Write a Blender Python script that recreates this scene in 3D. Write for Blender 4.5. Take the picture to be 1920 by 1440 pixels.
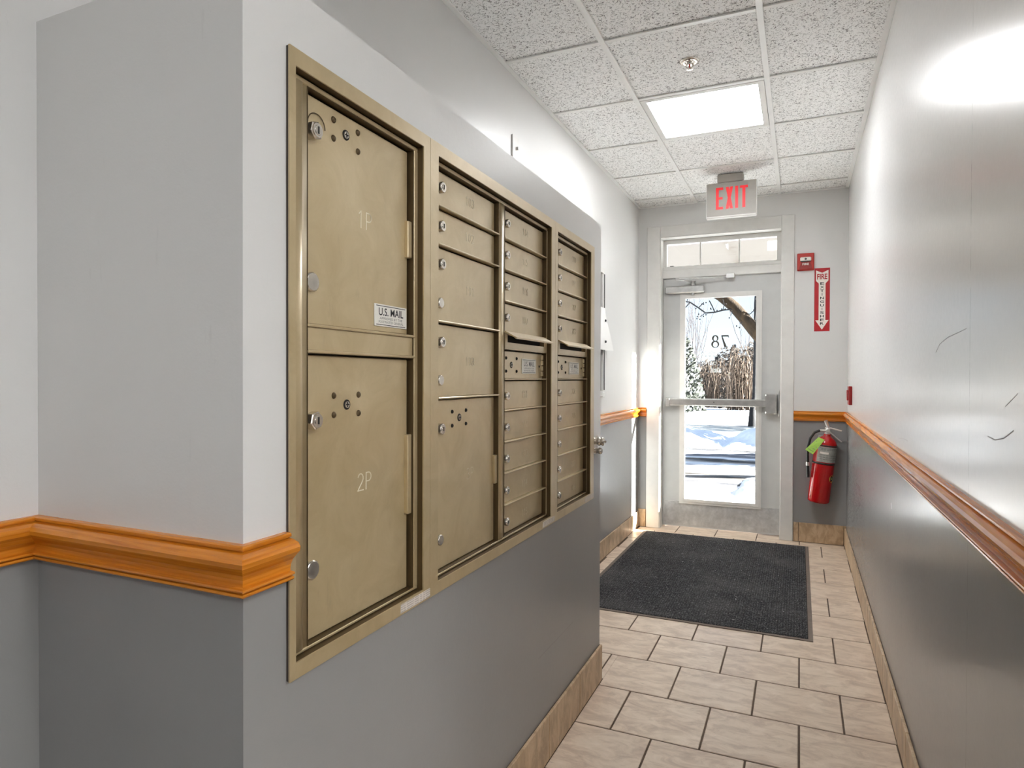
import bpy, math, random
from mathutils import Vector, Matrix
random.seed(7)
PI = math.pi
for _o in list(bpy.data.objects): bpy.data.objects.remove(_o)
SC = bpy.context.scene
COL = SC.collection

# ------------------------------------------------------------------ camera, world, sun, exposure
cam_d = bpy.data.cameras.new('camera'); cam = bpy.data.objects.new('camera', cam_d); COL.objects.link(cam)
F_PX = 1211.3; YAW, PITCH, ROLL = math.radians(-23.994), math.radians(-0.557), math.radians(0.1706)
cam_d.sensor_fit = 'HORIZONTAL'; cam_d.sensor_width = 36.0; cam_d.lens = 36.0 * F_PX / 1920
cam_d.clip_start = 0.02; cam_d.clip_end = 300
_f = Vector((math.sin(YAW)*math.cos(PITCH), math.cos(YAW)*math.cos(PITCH), math.sin(PITCH)))
_r = Vector((math.cos(YAW), -math.sin(YAW), 0)); _u = _r.cross(_f)
_r2 = _r*math.cos(ROLL) + _u*math.sin(ROLL); _u2 = -_r*math.sin(ROLL) + _u*math.cos(ROLL)
_m = Matrix((( _r2.x, _u2.x, -_f.x, 0), (_r2.y, _u2.y, -_f.y, 0), (_r2.z, _u2.z, -_f.z, 1.22), (0, 0, 0, 1)))
cam.matrix_world = _m
SC.camera = cam

SUN_DIR = Vector((-1, -0.395, -0.42)).normalized()
SUN_E, SKY_S, EXPO = 52.0, 0.84, 0.94
PANEL_E = (17.5, 4.5, 16.5)                        # corridor, corridor back and lobby ceiling panels
sun_d = bpy.data.lights.new('sun', 'SUN'); sun_d.energy = SUN_E; sun_d.angle = math.radians(0.53); sun_d.color = (1.0, 0.965, 0.91)
sun = bpy.data.objects.new('sun', sun_d); COL.objects.link(sun)
sun.rotation_euler = SUN_DIR.to_track_quat('-Z', 'Y').to_euler(); sun.location = (20, 13, 12)
W = bpy.data.worlds.new('sky'); SC.world = W; W.use_nodes = True
_n = W.node_tree.nodes; _l = W.node_tree.links
_g = _n.new('ShaderNodeTexCoord'); _x = _n.new('ShaderNodeSeparateXYZ'); _l.new(_g.outputs['Generated'], _x.inputs[0])
_rp = _n.new('ShaderNodeValToRGB'); _e = _rp.color_ramp.elements; _e.new(0.15); _e.new(0.5)
for _i, (_p, _c) in enumerate(((0.0, (0.82, 0.90, 0.98, 1)), (0.14, (0.66, 0.81, 0.98, 1)), (0.5, (0.52, 0.66, 0.90, 1)), (1.0, (0.44, 0.58, 0.84, 1)))):
    _e[_i].position = _p; _e[_i].color = _c
_l.new(_x.outputs['Z'], _rp.inputs[0])
_l.new(_rp.outputs[0], _n['Background'].inputs[0]); _n['Background'].inputs[1].default_value = SKY_S
vs = SC.view_settings
SC.display_settings.display_device = 'sRGB'
vs.view_transform = 'Standard'; vs.look = 'None'; vs.exposure = EXPO; vs.gamma = 1.0; vs.use_curve_mapping = False
SC.cycles.max_bounces = 14; SC.cycles.diffuse_bounces = 8; SC.cycles.glossy_bounces = 6; SC.cycles.transparent_max_bounces = 12
SC.cycles.sample_clamp_indirect = 25.0
SC.cycles.use_denoising = True

# ------------------------------------------------------------------ materials
def lin(r, g, b):
    return tuple(((c/255)/12.92 if c/255 <= 0.04045 else ((c/255+0.055)/1.055)**2.4) for c in (r, g, b)) + (1.0,)
class NT:
    def __init__(s, name, rough=0.5, metal=0.0, spec=0.5, color=(0.5, 0.5, 0.5, 1)):
        s.m = bpy.data.materials.new(name); s.m.use_nodes = True; s.t = s.m.node_tree
        s.b = s.t.nodes['Principled BSDF']; s.out = s.t.nodes['Material Output']
        s.b.inputs['Roughness'].default_value = rough; s.b.inputs['Metallic'].default_value = metal
        s.b.inputs['Specular IOR Level'].default_value = spec; s.b.inputs['Base Color'].default_value = color
    def n(s, t, **k):
        x = s.t.nodes.new('ShaderNode'+t)
        for a, v in k.items(): setattr(x, a, v)
        return x
    def set(s, sock, v):
        if hasattr(v, 'links') or isinstance(v, bpy.types.NodeSocket): s.t.links.new(v, sock)
        else: sock.default_value = v
    def coord(s, kind='pos', scale=(1, 1, 1), off=None):
        if kind == 'pos': c = s.n('NewGeometry').outputs['Position']
        else: c = s.n('TexCoord').outputs['Object']
        mp = s.n('Mapping'); mp.inputs['Scale'].default_value = scale; s.set(mp.inputs['Vector'], c)
        if off is not None: s.set(mp.inputs['Location'], off)
        return mp.outputs[0]
    def noise(s, vec, scale, detail=3, rough=0.55, dist=0.0):
        x = s.n('TexNoise'); x.inputs['Scale'].default_value = scale; x.inputs['Detail'].default_value = detail
        x.inputs['Roughness'].default_value = rough; x.inputs['Distortion'].default_value = dist; s.set(x.inputs['Vector'], vec)
        return x.outputs['Fac']
    def ramp(s, fac, stops, interp='LINEAR'):
        x = s.n('ValToRGB'); x.color_ramp.interpolation = interp; e = x.color_ramp.elements
        while len(e) < len(stops): e.new(0.5)
        for i, (p, c) in enumerate(stops):
            e[i].position = p; e[i].color = c if len(c) == 4 else tuple(c)+(1,)
        s.set(x.inputs[0], fac); return x.outputs[0]
    def mix(s, fac, a, b, mode='MIX'):
        x = s.n('Mix', data_type='RGBA', blend_type=mode)
        s.set(x.inputs[0], fac); s.set(x.inputs[6], a); s.set(x.inputs[7], b); return x.outputs[2]
    def math(s, op, a, b=None, c=None):
        x = s.n('Math', operation=op); s.set(x.inputs[0], a)
        if b is not None: s.set(x.inputs[1], b)
        if c is not None: s.set(x.inputs[2], c)
        return x.outputs[0]
    def sep(s, vec):
        x = s.n('SeparateXYZ'); s.set(x.inputs[0], vec); return x.outputs
    def bump(s, h, strength=0.2, dist=0.002):
        x = s.n('Bump'); x.inputs['Strength'].default_value = strength; x.inputs['Distance'].default_value = dist
        s.set(x.inputs['Height'], h); s.set(s.b.inputs['Normal'], x.outputs[0])
    def base(s, c): s.set(s.b.inputs['Base Color'], c)
    def rough(s, r): s.set(s.b.inputs['Roughness'], r)
def plain(name, c, rough=0.5, metal=0.0, spec=0.5, var=0.0, scale=40, bump=0.0):
    k = NT(name, rough, metal, spec, c)
    if var or bump:
        v = k.coord('obj'); f = k.noise(v, scale, 4)
        if var:
            d = tuple(x*(1-var) for x in c[:3])+(1,); l = tuple(min(1, x*(1+var*0.6)) for x in c[:3])+(1,)
            k.base(k.ramp(f, [(0.3, d), (0.7, l)]))
        if bump: k.bump(f, bump, 0.001)
    return k.m
UP, LO = (0.68, 0.678, 0.668, 1), (0.275, 0.275, 0.272, 1)
def paint(name, seam=False, ro=0.30):
    k = NT(name, 0.36, 0, 0.5)
    p = k.coord('pos'); xyz = k.sep(p)
    c = k.mix(k.math('LESS_THAN', xyz[2], 0.942), UP, LO)
    big = k.noise(p, 2.3, 4); c = k.mix(0.10, c, k.ramp(big, [(0.3, (0.35, 0.35, 0.36, 1)), (0.7, (0.75, 0.74, 0.72, 1))]), 'OVERLAY')
    scuff = k.noise(k.coord('pos', (6, 6, 1.2)), 5, 6, 0.7)
    c = k.mix(k.math('MULTIPLY', k.ramp(scuff, [(0.66, (0, 0, 0, 1)), (0.74, (1, 1, 1, 1))]), 0.10), c, (0.25, 0.24, 0.23, 1))
    fine = k.noise(p, 260, 2); mid = k.noise(p, 60, 3)
    h = k.math('ADD', k.math('MULTIPLY', fine, 0.35), k.math('MULTIPLY', mid, 0.65))
    if seam:
        d = k.math('ABSOLUTE', k.math('SUBTRACT', xyz[1], 1.59))
        ln = k.math('LESS_THAN', d, 0.0009)
        brk = k.ramp(k.noise(k.coord('pos', (1, 1, 9)), 4, 3), [(0.35, (0, 0, 0, 1)), (0.6, (1, 1, 1, 1))])
        c = k.mix(k.math('MULTIPLY', ln, k.math('MULTIPLY', brk, 0.7)), c, (0.12, 0.11, 0.10, 1))
    k.base(c); k.bump(h, 0.10 if seam else 0.20, 0.0020)
    k.rough(k.math('ADD', ro, k.math('MULTIPLY', mid, 0.08)))
    return k.m
M = {}
M['paint'] = paint('wall_paint'); M['paint_seam'] = paint('wall_paint_with_seam', True, 0.19)
def wood(name, axis, tone=1.0):
    k = NT(name, 0.21, 0, 0.5)
    sc = [45, 45, 45]; sc[axis] = 2.2
    f = k.noise(k.coord('pos', tuple(sc)), 1.0, 5, 0.6, 1.5)
    g = k.noise(k.coord('pos', tuple(2.5*x for x in sc)), 1.0, 3)
    c = k.ramp(f, [(0.25, lin(168, 92, 14)), (0.5, lin(208, 126, 28)), (0.75, lin(226, 150, 52))])
    k.base(k.mix(0.25, c, k.ramp(g, [(0.35, lin(160, 86, 14)), (0.65, lin(228, 152, 56))])))
    k.bump(g, 0.06, 0.001); return k.m
M['wood_x'] = wood('honey_oak_x', 0); M['wood_y'] = wood('honey_oak_y', 1)
def stone(name, axis, c0, c1, c2):
    k = NT(name, 0.38, 0, 0.45)
    rnd = k.n('ObjectInfo').outputs['Random']
    off = k.n('CombineXYZ'); k.set(off.inputs[0], k.math('MULTIPLY', rnd, 37)); k.set(off.inputs[1], k.math('MULTIPLY', rnd, 91)); k.set(off.inputs[2], k.math('MULTIPLY', rnd, 17))
    sc = [15, 15, 15]; sc[axis] = 7.0
    v = k.coord('obj', tuple(sc), off.outputs[0])
    f = k.noise(v, 1.3, 9, 0.7, 0.7)
    sc2 = [60, 60, 60]; sc2[axis] = 14
    g = k.noise(k.coord('obj', tuple(sc2), off.outputs[0]), 1.0, 3)
    c = k.ramp(f, [(0.30, tuple(0.86*x for x in c0[:3])+(1,)), (0.42, c0), (0.54, c1), (0.70, c2)])
    pits = k.ramp(g, [(0.24, (1, 1, 1, 1)), (0.31, (0, 0, 0, 1))])
    c = k.mix(k.math('MULTIPLY', pits, 0.55), c, tuple(0.45*x for x in c0[:3])+(1,))
    c = k.mix(k.math('MULTIPLY', rnd, 0.16), c, c0)
    k.base(c); k.bump(g, 0.08, 0.0012); return k.m
M['tile'] = stone('floor_tile_stone', 0, lin(194, 174, 155), lin(213, 195, 175), lin(225, 209, 191))
M['base_tile'] = stone('base_tile_stone', 2, lin(170, 145, 115), lin(196, 170, 138), lin(212, 188, 158))
M['grout'] = plain('grout', lin(92, 76, 62), 0.9, var=0.2)
def ceil_tile():
    k = NT('fissured_ceiling_board', 0.95, 0, 0.1)
    p = k.coord('pos')
    n1 = k.noise(p, 62, 2, 0.5, 0.6); ridge = k.math('ABSOLUTE', k.math('SUBTRACT', n1, 0.5))
    fis = k.ramp(ridge, [(0.012, (1, 1, 1, 1)), (0.035, (0, 0, 0, 1))])
    msk = k.ramp(k.noise(p, 95, 2), [(0.44, (0, 0, 0, 1)), (0.52, (1, 1, 1, 1))])
    vor = k.n('TexVoronoi'); vor.inputs['Scale'].default_value = 165; k.set(vor.inputs['Vector'], p)
    dot = k.ramp(vor.outputs['Distance'], [(0.13, (1, 1, 1, 1)), (0.24, (0, 0, 0, 1))])
    dm = k.ramp(k.noise(p, 55, 1), [(0.38, (0, 0, 0, 1)), (0.46, (1, 1, 1, 1))])
    h = k.math('MAXIMUM', k.math('MULTIPLY', fis, msk), k.math('MULTIPLY', dot, dm))
    k.base(k.mix(h, (0.90, 0.90, 0.89, 1), (0.20, 0.195, 0.19, 1)))
    k.bump(k.math('SUBTRACT', 1.0, h), 0.5, 0.002); return k.m
M['ceil'] = ceil_tile()
M['white'] = plain('white_enamel', (0.80, 0.80, 0.78, 1), 0.35, var=0.03, scale=8)
M['white_trim'] = plain('white_trim_paint', (0.70, 0.69, 0.665, 1), 0.4, var=0.05, scale=14, bump=0.05)
M['door_grey'] = plain('pale_grey_door_paint', (0.54, 0.545, 0.54, 1), 0.38, var=0.05, scale=9, bump=0.04)
def brz(name, a=1.0, rough=0.36, metal=0.4):
    k = NT(name, rough, metal, 0.5)
    v = k.coord('pos'); f = k.noise(v, 9, 6, 0.65, 0.8); g = k.noise(k.coord('pos', (1, 1, 0.25)), 38, 5, 0.7)
    c = k.ramp(f, [(0.3, tuple(a*x for x in (0.50, 0.385, 0.205))+(1,)), (0.7, tuple(a*x for x in (0.62, 0.50, 0.30))+(1,))])
    c = k.mix(k.math('MULTIPLY', k.ramp(g, [(0.62, (0, 0, 0, 1)), (0.74, (1, 1, 1, 1))]), 0.22), c, (0.30, 0.23, 0.14, 1))
    k.b.inputs['Coat Weight'].default_value = 0.9; k.b.inputs['Coat Roughness'].default_value = 0.28
    k.base(c); k.rough(k.math('ADD', rough-0.08, k.math('MULTIPLY', g, 0.2)))
    k.bump(k.noise(v, 420, 2), 0.05, 0.0008); return k.m
M['brz'] = brz('champagne_bronze_door'); M['brz_frame'] = brz('champagne_bronze_frame', 0.97, 0.34, 0.45)
M['engrave'] = plain('engraved_metal', (0.90, 0.83, 0.66, 1), 0.35)
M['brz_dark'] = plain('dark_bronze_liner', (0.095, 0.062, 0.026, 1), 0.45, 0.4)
M['shadow_gap'] = plain('dark_shadow_gap', (0.07, 0.055, 0.045, 1), 0.8)
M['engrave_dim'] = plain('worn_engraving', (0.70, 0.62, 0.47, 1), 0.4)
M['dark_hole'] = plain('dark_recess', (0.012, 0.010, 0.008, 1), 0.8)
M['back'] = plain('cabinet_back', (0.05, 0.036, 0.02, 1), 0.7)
M['nickel'] = plain('nickel', (0.66, 0.62, 0.56, 1), 0.25, 0.9, var=0.1, scale=60)
M['steel'] = plain('brushed_steel', (0.50, 0.50, 0.49, 1), 0.34, 0.75, var=0.15, scale=20)
def kick():
    k = NT('scuffed_steel', 0.4, 0.3, 0.5)
    f = k.noise(k.coord('obj'), 14, 8, 0.7); k.base(k.ramp(f, [(0.3, (0.40, 0.40, 0.40, 1)), (0.5, (0.53, 0.53, 0.53, 1)), (0.72, (0.70, 0.70, 0.70, 1))]))
    k.rough(k.ramp(f, [(0.3, (0.5, 0.5, 0.5, 1)), (0.7, (0.3, 0.3, 0.3, 1))])); return k.m
M['kick'] = kick()
M['black'] = plain('black_plastic', (0.012, 0.012, 0.013, 1), 0.4)
M['ink'] = plain('dark_ink', (0.03, 0.03, 0.032, 1), 0.6)
M['grey_ink'] = plain('grey_ink', (0.18, 0.18, 0.17, 1), 0.6)
M['red_ink'] = plain('red_ink', lin(170, 20, 26), 0.5)
M['sign_white'] = plain('sign_white', (0.82, 0.76, 0.70, 1), 0.45)
M['sign_red'] = plain('sign_red', lin(178, 14, 26), 0.4, var=0.06)
M['plate'] = plain('label_plate', (0.84, 0.82, 0.76, 1), 0.4)
def sticker():
    k = NT('printed_sticker', 0.5)
    z = k.sep(k.coord('pos'))
    w = k.math('SINE', k.math('MULTIPLY', z[2], 1400)); n = k.noise(k.coord('pos', (1, 160, 20)), 1.0, 2)
    f = k.math('MULTIPLY', k.math('GREATER_THAN', w, 0.2), k.math('GREATER_THAN', n, 0.46))
    k.base(k.mix(k.math('MULTIPLY', f, 0.6), (0.66, 0.60, 0.54, 1), (0.25, 0.22, 0.2, 1))); return k.m
M['sticker'] = sticker(); M['exit_white'] = plain('exit_sign_edge', (0.72, 0.70, 0.66, 1), 0.4)
M['exit_face'] = plain('exit_sign_housing', (0.36, 0.34, 0.305, 1), 0.45, var=0.03)
def emit(name, c, s):
    k = NT(name, 0.4); k.b.inputs['Base Color'].default_value = c; k.b.inputs['Emission Color'].default_value = c; k.b.inputs['Emission Strength'].default_value = s; return k.m
M['exit_red'] = emit('exit_letter_red', lin(222, 6, 22), 0.2)
M['panel'] = [emit('lit_diffuser', (0.985, 0.99, 1.0, 1), e_) for e_ in PANEL_E]
M['red_paint'] = plain('red_enamel', lin(176, 8, 14), 0.16, 0, 0.6)
M['alarm_red'] = plain('alarm_red_plastic', lin(182, 38, 26), 0.35)
M['alarm_dark'] = plain('alarm_red_dark', lin(140, 22, 16), 0.4)
M['pull_red'] = plain('pull_station_red', lin(138, 18, 20), 0.4)
M['silver_label'] = plain('silver_label', (0.42, 0.41, 0.38, 1), 0.35, 0.4, var=0.2, scale=60)
M['green_tag'] = plain('lime_green_tag', lin(170, 214, 92), 0.6, var=0.06, scale=30)
M['yellow'] = plain('yellow_sticker', lin(206, 186, 70), 0.5)
M['alu'] = plain('cast_aluminium', (0.70, 0.70, 0.68, 1), 0.32, 0.8)
M['rubber'] = plain('grey_brown_rubber', lin(112, 100, 90), 0.75, var=0.15)
def carpet():
    k = NT('charcoal_rib_carpet', 0.95, 0, 0.1)
    p = k.coord('pos'); xyz = k.sep(p)
    rib = k.math('SINE', k.math('MULTIPLY', xyz[0], 2*PI/0.0125)); r2 = k.math('SINE', k.math('MULTIPLY', xyz[1], 2*PI/0.0125))
    wv = k.math('ADD', rib, k.math('MULTIPLY', r2, 0.7))
    f = k.noise(p, 150, 4, 0.7); big = k.noise(p, 3.4, 4)
    c = k.ramp(f, [(0.34, (0.010, 0.010, 0.011, 1)), (0.50, (0.042, 0.042, 0.044, 1)), (0.66, (0.21, 0.21, 0.21, 1))])
    c = k.mix(k.math('MULTIPLY', k.ramp(wv, [(0.0, (1, 1, 1, 1)), (0.6, (0, 0, 0, 1))]), 0.4), c, (0.012, 0.012, 0.013, 1))
    c = k.mix(k.ramp(big, [(0.45, (0, 0, 0, 1)), (0.75, (0.30, 0.30, 0.30, 1))]), c, (0.16, 0.155, 0.15, 1))
    salt = k.ramp(k.noise(p, 75, 1), [(0.74, (0, 0, 0, 1)), (0.78, (1, 1, 1, 1))])
    k.base(k.mix(k.math('MULTIPLY', salt, 0.6), c, (0.6, 0.6, 0.6, 1)))
    k.bump(k.math('ADD', k.math('MULTIPLY', wv, 0.4), f), 0.9, 0.003); return k.m
M['carpet'] = carpet()
def glass():
    k = NT('clear_glass'); t = k.n('BsdfTransparent'); g = k.n('BsdfGlossy'); g.inputs['Roughness'].default_value = 0.02
    lw = k.n('LayerWeight'); lw.inputs[0].default_value = 0.5; mx = k.n('MixShader')
    fac = k.math('ADD', 0.03, k.math('MULTIPLY', k.math('POWER', lw.outputs['Facing'], 5.0), 0.9))
    t.inputs[0].default_value = (0.93, 0.95, 0.95, 1)
    k.set(mx.inputs[0], fac); k.set(mx.inputs[1], t.outputs[0]); k.set(mx.inputs[2], g.outputs[0])
    k.set(k.out.inputs[0], mx.outputs[0]); return k.m
M['glass'] = glass()
M['decal_dark'] = plain('dark_gold_vinyl', (0.035, 0.026, 0.012, 1), 0.4, 0.3)
M['decal_white'] = plain('white_vinyl', (0.85, 0.85, 0.84, 1), 0.5)
M['paper'] = plain('white_paper', (0.82, 0.82, 0.80, 1), 0.7)
M['notice_dark'] = plain('dark_notice_felt', (0.035, 0.034, 0.033, 1), 0.7)
def snow(name):
    k = NT(name, 0.8, 0, 0.2); f = k.noise(k.coord('pos'), 6, 6, 0.6)
    k.base(k.ramp(f, [(0.3, (0.70, 0.72, 0.76, 1)), (0.6, (0.86, 0.87, 0.89, 1))])); k.bump(f, 0.5, 0.05); return k.m
M['snow'] = snow('snow')
def ground():
    k = NT('snowy_drive', 0.7, 0, 0.3)
    p = k.coord('pos'); xyz = k.sep(p)
    wob = k.noise(k.coord('pos', (0.35, 1.2, 1)), 1.0, 5, 0.6); wob2 = k.noise(k.coord('pos', (0.5, 3.0, 1)), 1.6, 6, 0.7)
    y = k.math('ADD', xyz[1], k.math('ADD', k.math('MULTIPLY', k.math('SUBTRACT', wob, 0.5), 1.1), k.math('MULTIPLY', k.math('SUBTRACT', wob2, 0.5), 0.5)))
    t = k.math('DIVIDE', k.math('SUBTRACT', y, 6.0), 16.0)
    S = (0.84, 0.84, 0.86, 1); D = (0.010, 0.009, 0.009, 1); G = (0.10, 0.10, 0.115, 1); L = (0.17, 0.17, 0.18, 1); T = (0.15, 0.128, 0.11, 1); B = (0.03, 0.04, 0.05, 1)  # G across the far lane paints tree shadow as a grey band
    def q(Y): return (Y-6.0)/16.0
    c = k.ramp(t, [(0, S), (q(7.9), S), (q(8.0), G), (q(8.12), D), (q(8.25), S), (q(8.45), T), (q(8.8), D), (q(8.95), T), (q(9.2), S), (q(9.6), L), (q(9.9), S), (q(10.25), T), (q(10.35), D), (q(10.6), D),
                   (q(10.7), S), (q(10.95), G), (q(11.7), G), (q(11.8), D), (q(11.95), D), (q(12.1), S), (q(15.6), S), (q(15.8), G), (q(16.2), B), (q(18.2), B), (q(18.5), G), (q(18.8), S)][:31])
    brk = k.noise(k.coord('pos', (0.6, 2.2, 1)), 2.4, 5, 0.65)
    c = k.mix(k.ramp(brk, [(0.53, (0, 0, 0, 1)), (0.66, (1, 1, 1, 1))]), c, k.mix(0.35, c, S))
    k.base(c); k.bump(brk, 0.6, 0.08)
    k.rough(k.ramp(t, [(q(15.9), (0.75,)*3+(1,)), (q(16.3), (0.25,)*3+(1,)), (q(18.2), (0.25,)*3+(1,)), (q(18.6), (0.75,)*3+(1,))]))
    return k.m
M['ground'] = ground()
def bark(name, c0, c1):
    k = NT(name, 0.9, 0, 0.2); f = k.noise(k.coord('pos', (1, 1, 0.3)), 22, 6, 0.7); k.base(k.ramp(f, [(0.35, c0), (0.65, c1)])); k.bump(f, 0.9, 0.03); return k.m
M['bark'] = bark('brown_bark', (0.010, 0.0065, 0.0035, 1), (0.055, 0.035, 0.018, 1)); M['bark_dark'] = bark('dark_bark', (0.010, 0.010, 0.012, 1), (0.035, 0.034, 0.036, 1))
M['twig'] = bark('grey_twig', (0.05, 0.046, 0.05, 1), (0.12, 0.105, 0.105, 1)); M['tan'] = bark('tan_stem', (0.035, 0.024, 0.017, 1), (0.14, 0.10, 0.072, 1))
M['leaf_dark'] = plain('dark_evergreen', (0.014, 0.020, 0.010, 1), 0.7, var=0.4); M['woods'] = plain('shaded_woods', (0.02, 0.022, 0.028, 1), 0.9, var=0.4, scale=3)  # blue shade of the far woods is put into their foliage colour
M['tan_light'] = bark('pale_tan_stem', (0.10, 0.07, 0.05, 1), (0.34, 0.26, 0.20, 1))
M['brush'] = plain('dry_brush', (0.032, 0.023, 0.017, 1), 0.9, var=0.5, scale=5)
M['blue_metal'] = plain('pale_blue_tube', (0.45, 0.55, 0.70, 1), 0.5)
def soffit():
    k = NT('cream_soffit', 0.6); p = k.coord('pos'); xyz = k.sep(p)
    d = k.math('ABSOLUTE', k.math('ADD', k.math('ADD', xyz[0], 0.60), k.math('MULTIPLY', k.math('SUBTRACT', k.noise(p, 5, 4), 0.5), 0.12)))
    st = k.math('MULTIPLY', k.ramp(d, [(0.02, (1, 1, 1, 1)), (0.07, (0, 0, 0, 1))]), k.ramp(k.noise(p, 9, 4), [(0.42, (0.1, 0.1, 0.1, 1)), (0.6, (1, 1, 1, 1))]))
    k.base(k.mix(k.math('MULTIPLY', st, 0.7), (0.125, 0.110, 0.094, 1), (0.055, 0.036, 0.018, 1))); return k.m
M['soffit'] = soffit()

# ------------------------------------------------------------------ mesh helpers
class MB:
    def __init__(s): s.v = []; s.f = []; s.mi = []; s.sm = []
    def add(s, vs, fs, mi=0, smooth=False):
        b = len(s.v); s.v += [tuple(v) for v in vs]
        for f in fs: s.f.append(tuple(b+i for i in f)); s.mi.append(mi); s.sm.append(smooth)
    def box(s, a, b, c=0.0, mi=0):
        lo = [min(a[i], b[i]) for i in range(3)]; hi = [max(a[i], b[i]) for i in range(3)]
        c = min(c, *[(hi[i]-lo[i])*0.45 for i in range(3)])
        if c <= 0:
            vs = [(x, y, z) for x in (lo[0], hi[0]) for y in (lo[1], hi[1]) for z in (lo[2], hi[2])]
            s.add(vs, [(0, 1, 3, 2), (4, 6, 7, 5), (0, 4, 5, 1), (2, 3, 7, 6), (0, 2, 6, 4), (1, 5, 7, 3)], mi); return
        vs = []; idx = {}
        for sx in (0, 1):
            for sy in (0, 1):
                for sz in (0, 1):
                    sg = (sx, sy, sz)
                    for ax in range(3):
                        p = []
                        for i in range(3):
                            e = hi[i] if sg[i] else lo[i]; d = -c if sg[i] else c
                            p.append(e if i == ax else e+d)
                        idx[(sg, ax)] = len(vs); vs.append(p)
        fs = []
        for ax in range(3):
            o = [i for i in range(3) if i != ax]
            for side in (0, 1):
                q = []
                for (p, r) in ((0, 0), (1, 0), (1, 1), (0, 1)):
                    sg = [0, 0, 0]; sg[ax] = side; sg[o[0]] = p; sg[o[1]] = r; q.append(idx[(tuple(sg), ax)])
                fs.append(q)
        for ax in range(3):
            o = [i for i in range(3) if i != ax]
            for p in (0, 1):
                for r in (0, 1):
                    s0 = [0, 0, 0]; s0[o[0]] = p; s0[o[1]] = r; s1 = list(s0); s1[ax] = 1; s0 = tuple(s0); s1 = tuple(s1)
                    fs.append([idx[(s0, o[0])], idx[(s1, o[0])], idx[(s1, o[1])], idx[(s0, o[1])]])
        for sx in (0, 1):
            for sy in (0, 1):
                for sz in (0, 1): fs.append([idx[((sx, sy, sz), a)] for a in range(3)])
        s.add(vs, fs, mi)
    def ring(s, a0, b0, a1, b1, place, t0, t1, mi=0):
        """rectangular frame: outer a0(min) b0(max), inner a1 b1 in a 2-D plane; place(u,v,t) -> xyz"""
        o = [(a0[0], a0[1]), (b0[0], a0[1]), (b0[0], b0[1]), (a0[0], b0[1])]; i = [(a1[0], a1[1]), (b1[0], a1[1]), (b1[0], b1[1]), (a1[0], b1[1])]
        vs = [place(u, v, t1) for u, v in o]+[place(u, v, t1) for u, v in i]+[place(u, v, t0) for u, v in o]+[place(u, v, t0) for u, v in i]
        fs = []
        for k in range(4):
            n = (k+1) % 4
            fs += [(k, n, 4+n, 4+k), (8+k, 12+k, 12+n, 8+n), (k, 8+k, 8+n, n), (4+k, 4+n, 12+n, 12+k)]
        s.add(vs, fs, mi)
    def cyl(s, p0, p1, r0, r1=None, seg=16, caps=True, mi=0, smooth=True, phase=0.0):
        r1 = r0 if r1 is None else r1; p0 = Vector(p0); p1 = Vector(p1); d = (p1-p0).normalized()
        a = d.orthogonal().normalized(); b = d.cross(a)
        vs = []
        for p, r in ((p0, r0), (p1, r1)):
            for k in range(seg):
                t = 2*PI*k/seg+phase; vs.append(p+a*math.cos(t)*r+b*math.sin(t)*r)
        s.add(vs, [(k, (k+1) % seg, seg+(k+1) % seg, seg+k) for k in range(seg)], mi, smooth)
        if caps:
            s.add(vs[:seg], [tuple(range(seg-1, -1, -1))], mi); s.add(vs[seg:], [tuple(range(seg))], mi)
    def lathe(s, o, d, prof, seg=24, mi=0, smooth=True, a=None):
        """prof: [(along, radius)] along direction d from o"""
        o = Vector(o); d = Vector(d).normalized(); a = d.orthogonal().normalized() if a is None else Vector(a); b = d.cross(a)
        vs = []
        for h, r in prof:
            for k in range(seg):
                t = 2*PI*k/seg; vs.append(o+d*h+a*math.cos(t)*r+b*math.sin(t)*r)
        fs = []
        for j in range(len(prof)-1):
            for k in range(seg): fs.append((j*seg+k, j*seg+(k+1) % seg, (j+1)*seg+(k+1) % seg, (j+1)*seg+k))
        s.add(vs, fs, mi, smooth)
        s.add(vs[:seg], [tuple(range(seg-1, -1, -1))], mi); s.add(vs[-seg:], [tuple(range(seg))], mi)
    def tube(s, pts, rad, seg=8, mi=0, smooth=True):
        pts = [Vector(p) for p in pts]; n = len(pts)
        rs = rad if isinstance(rad, (list, tuple)) else [rad]*n
        vs = []; a = None
        for i, p in enumerate(pts):
            t = (pts[min(i+1, n-1)]-pts[max(i-1, 0)]).normalized()
            a = t.orthogonal().normalized() if a is None else (a-t*a.dot(t)).normalized()
            b = t.cross(a)
            for k in range(seg):
                w = 2*PI*k/seg; vs.append(p+(a*math.cos(w)+b*math.sin(w))*rs[i])
        fs = [(j*seg+k, j*seg+(k+1) % seg, (j+1)*seg+(k+1) % seg, (j+1)*seg+k) for j in range(n-1) for k in range(seg)]
        s.add(vs, fs, mi, smooth); s.add(vs[:seg], [tuple(range(seg-1, -1, -1))], mi); s.add(vs[-seg:], [tuple(range(seg))], mi)
    def prism(s, poly, place, t0, t1, mi=0):
        n = len(poly); vs = [place(u, v, t1) for u, v in poly]+[place(u, v, t0) for u, v in poly]
        s.add(vs, [tuple(range(n)), tuple(range(2*n-1, n-1, -1))]+[(k, n+k, n+(k+1) % n, (k+1) % n) for k in range(n)], mi)
def link(o): COL.objects.link(o); return o
WARP = [None]
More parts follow.
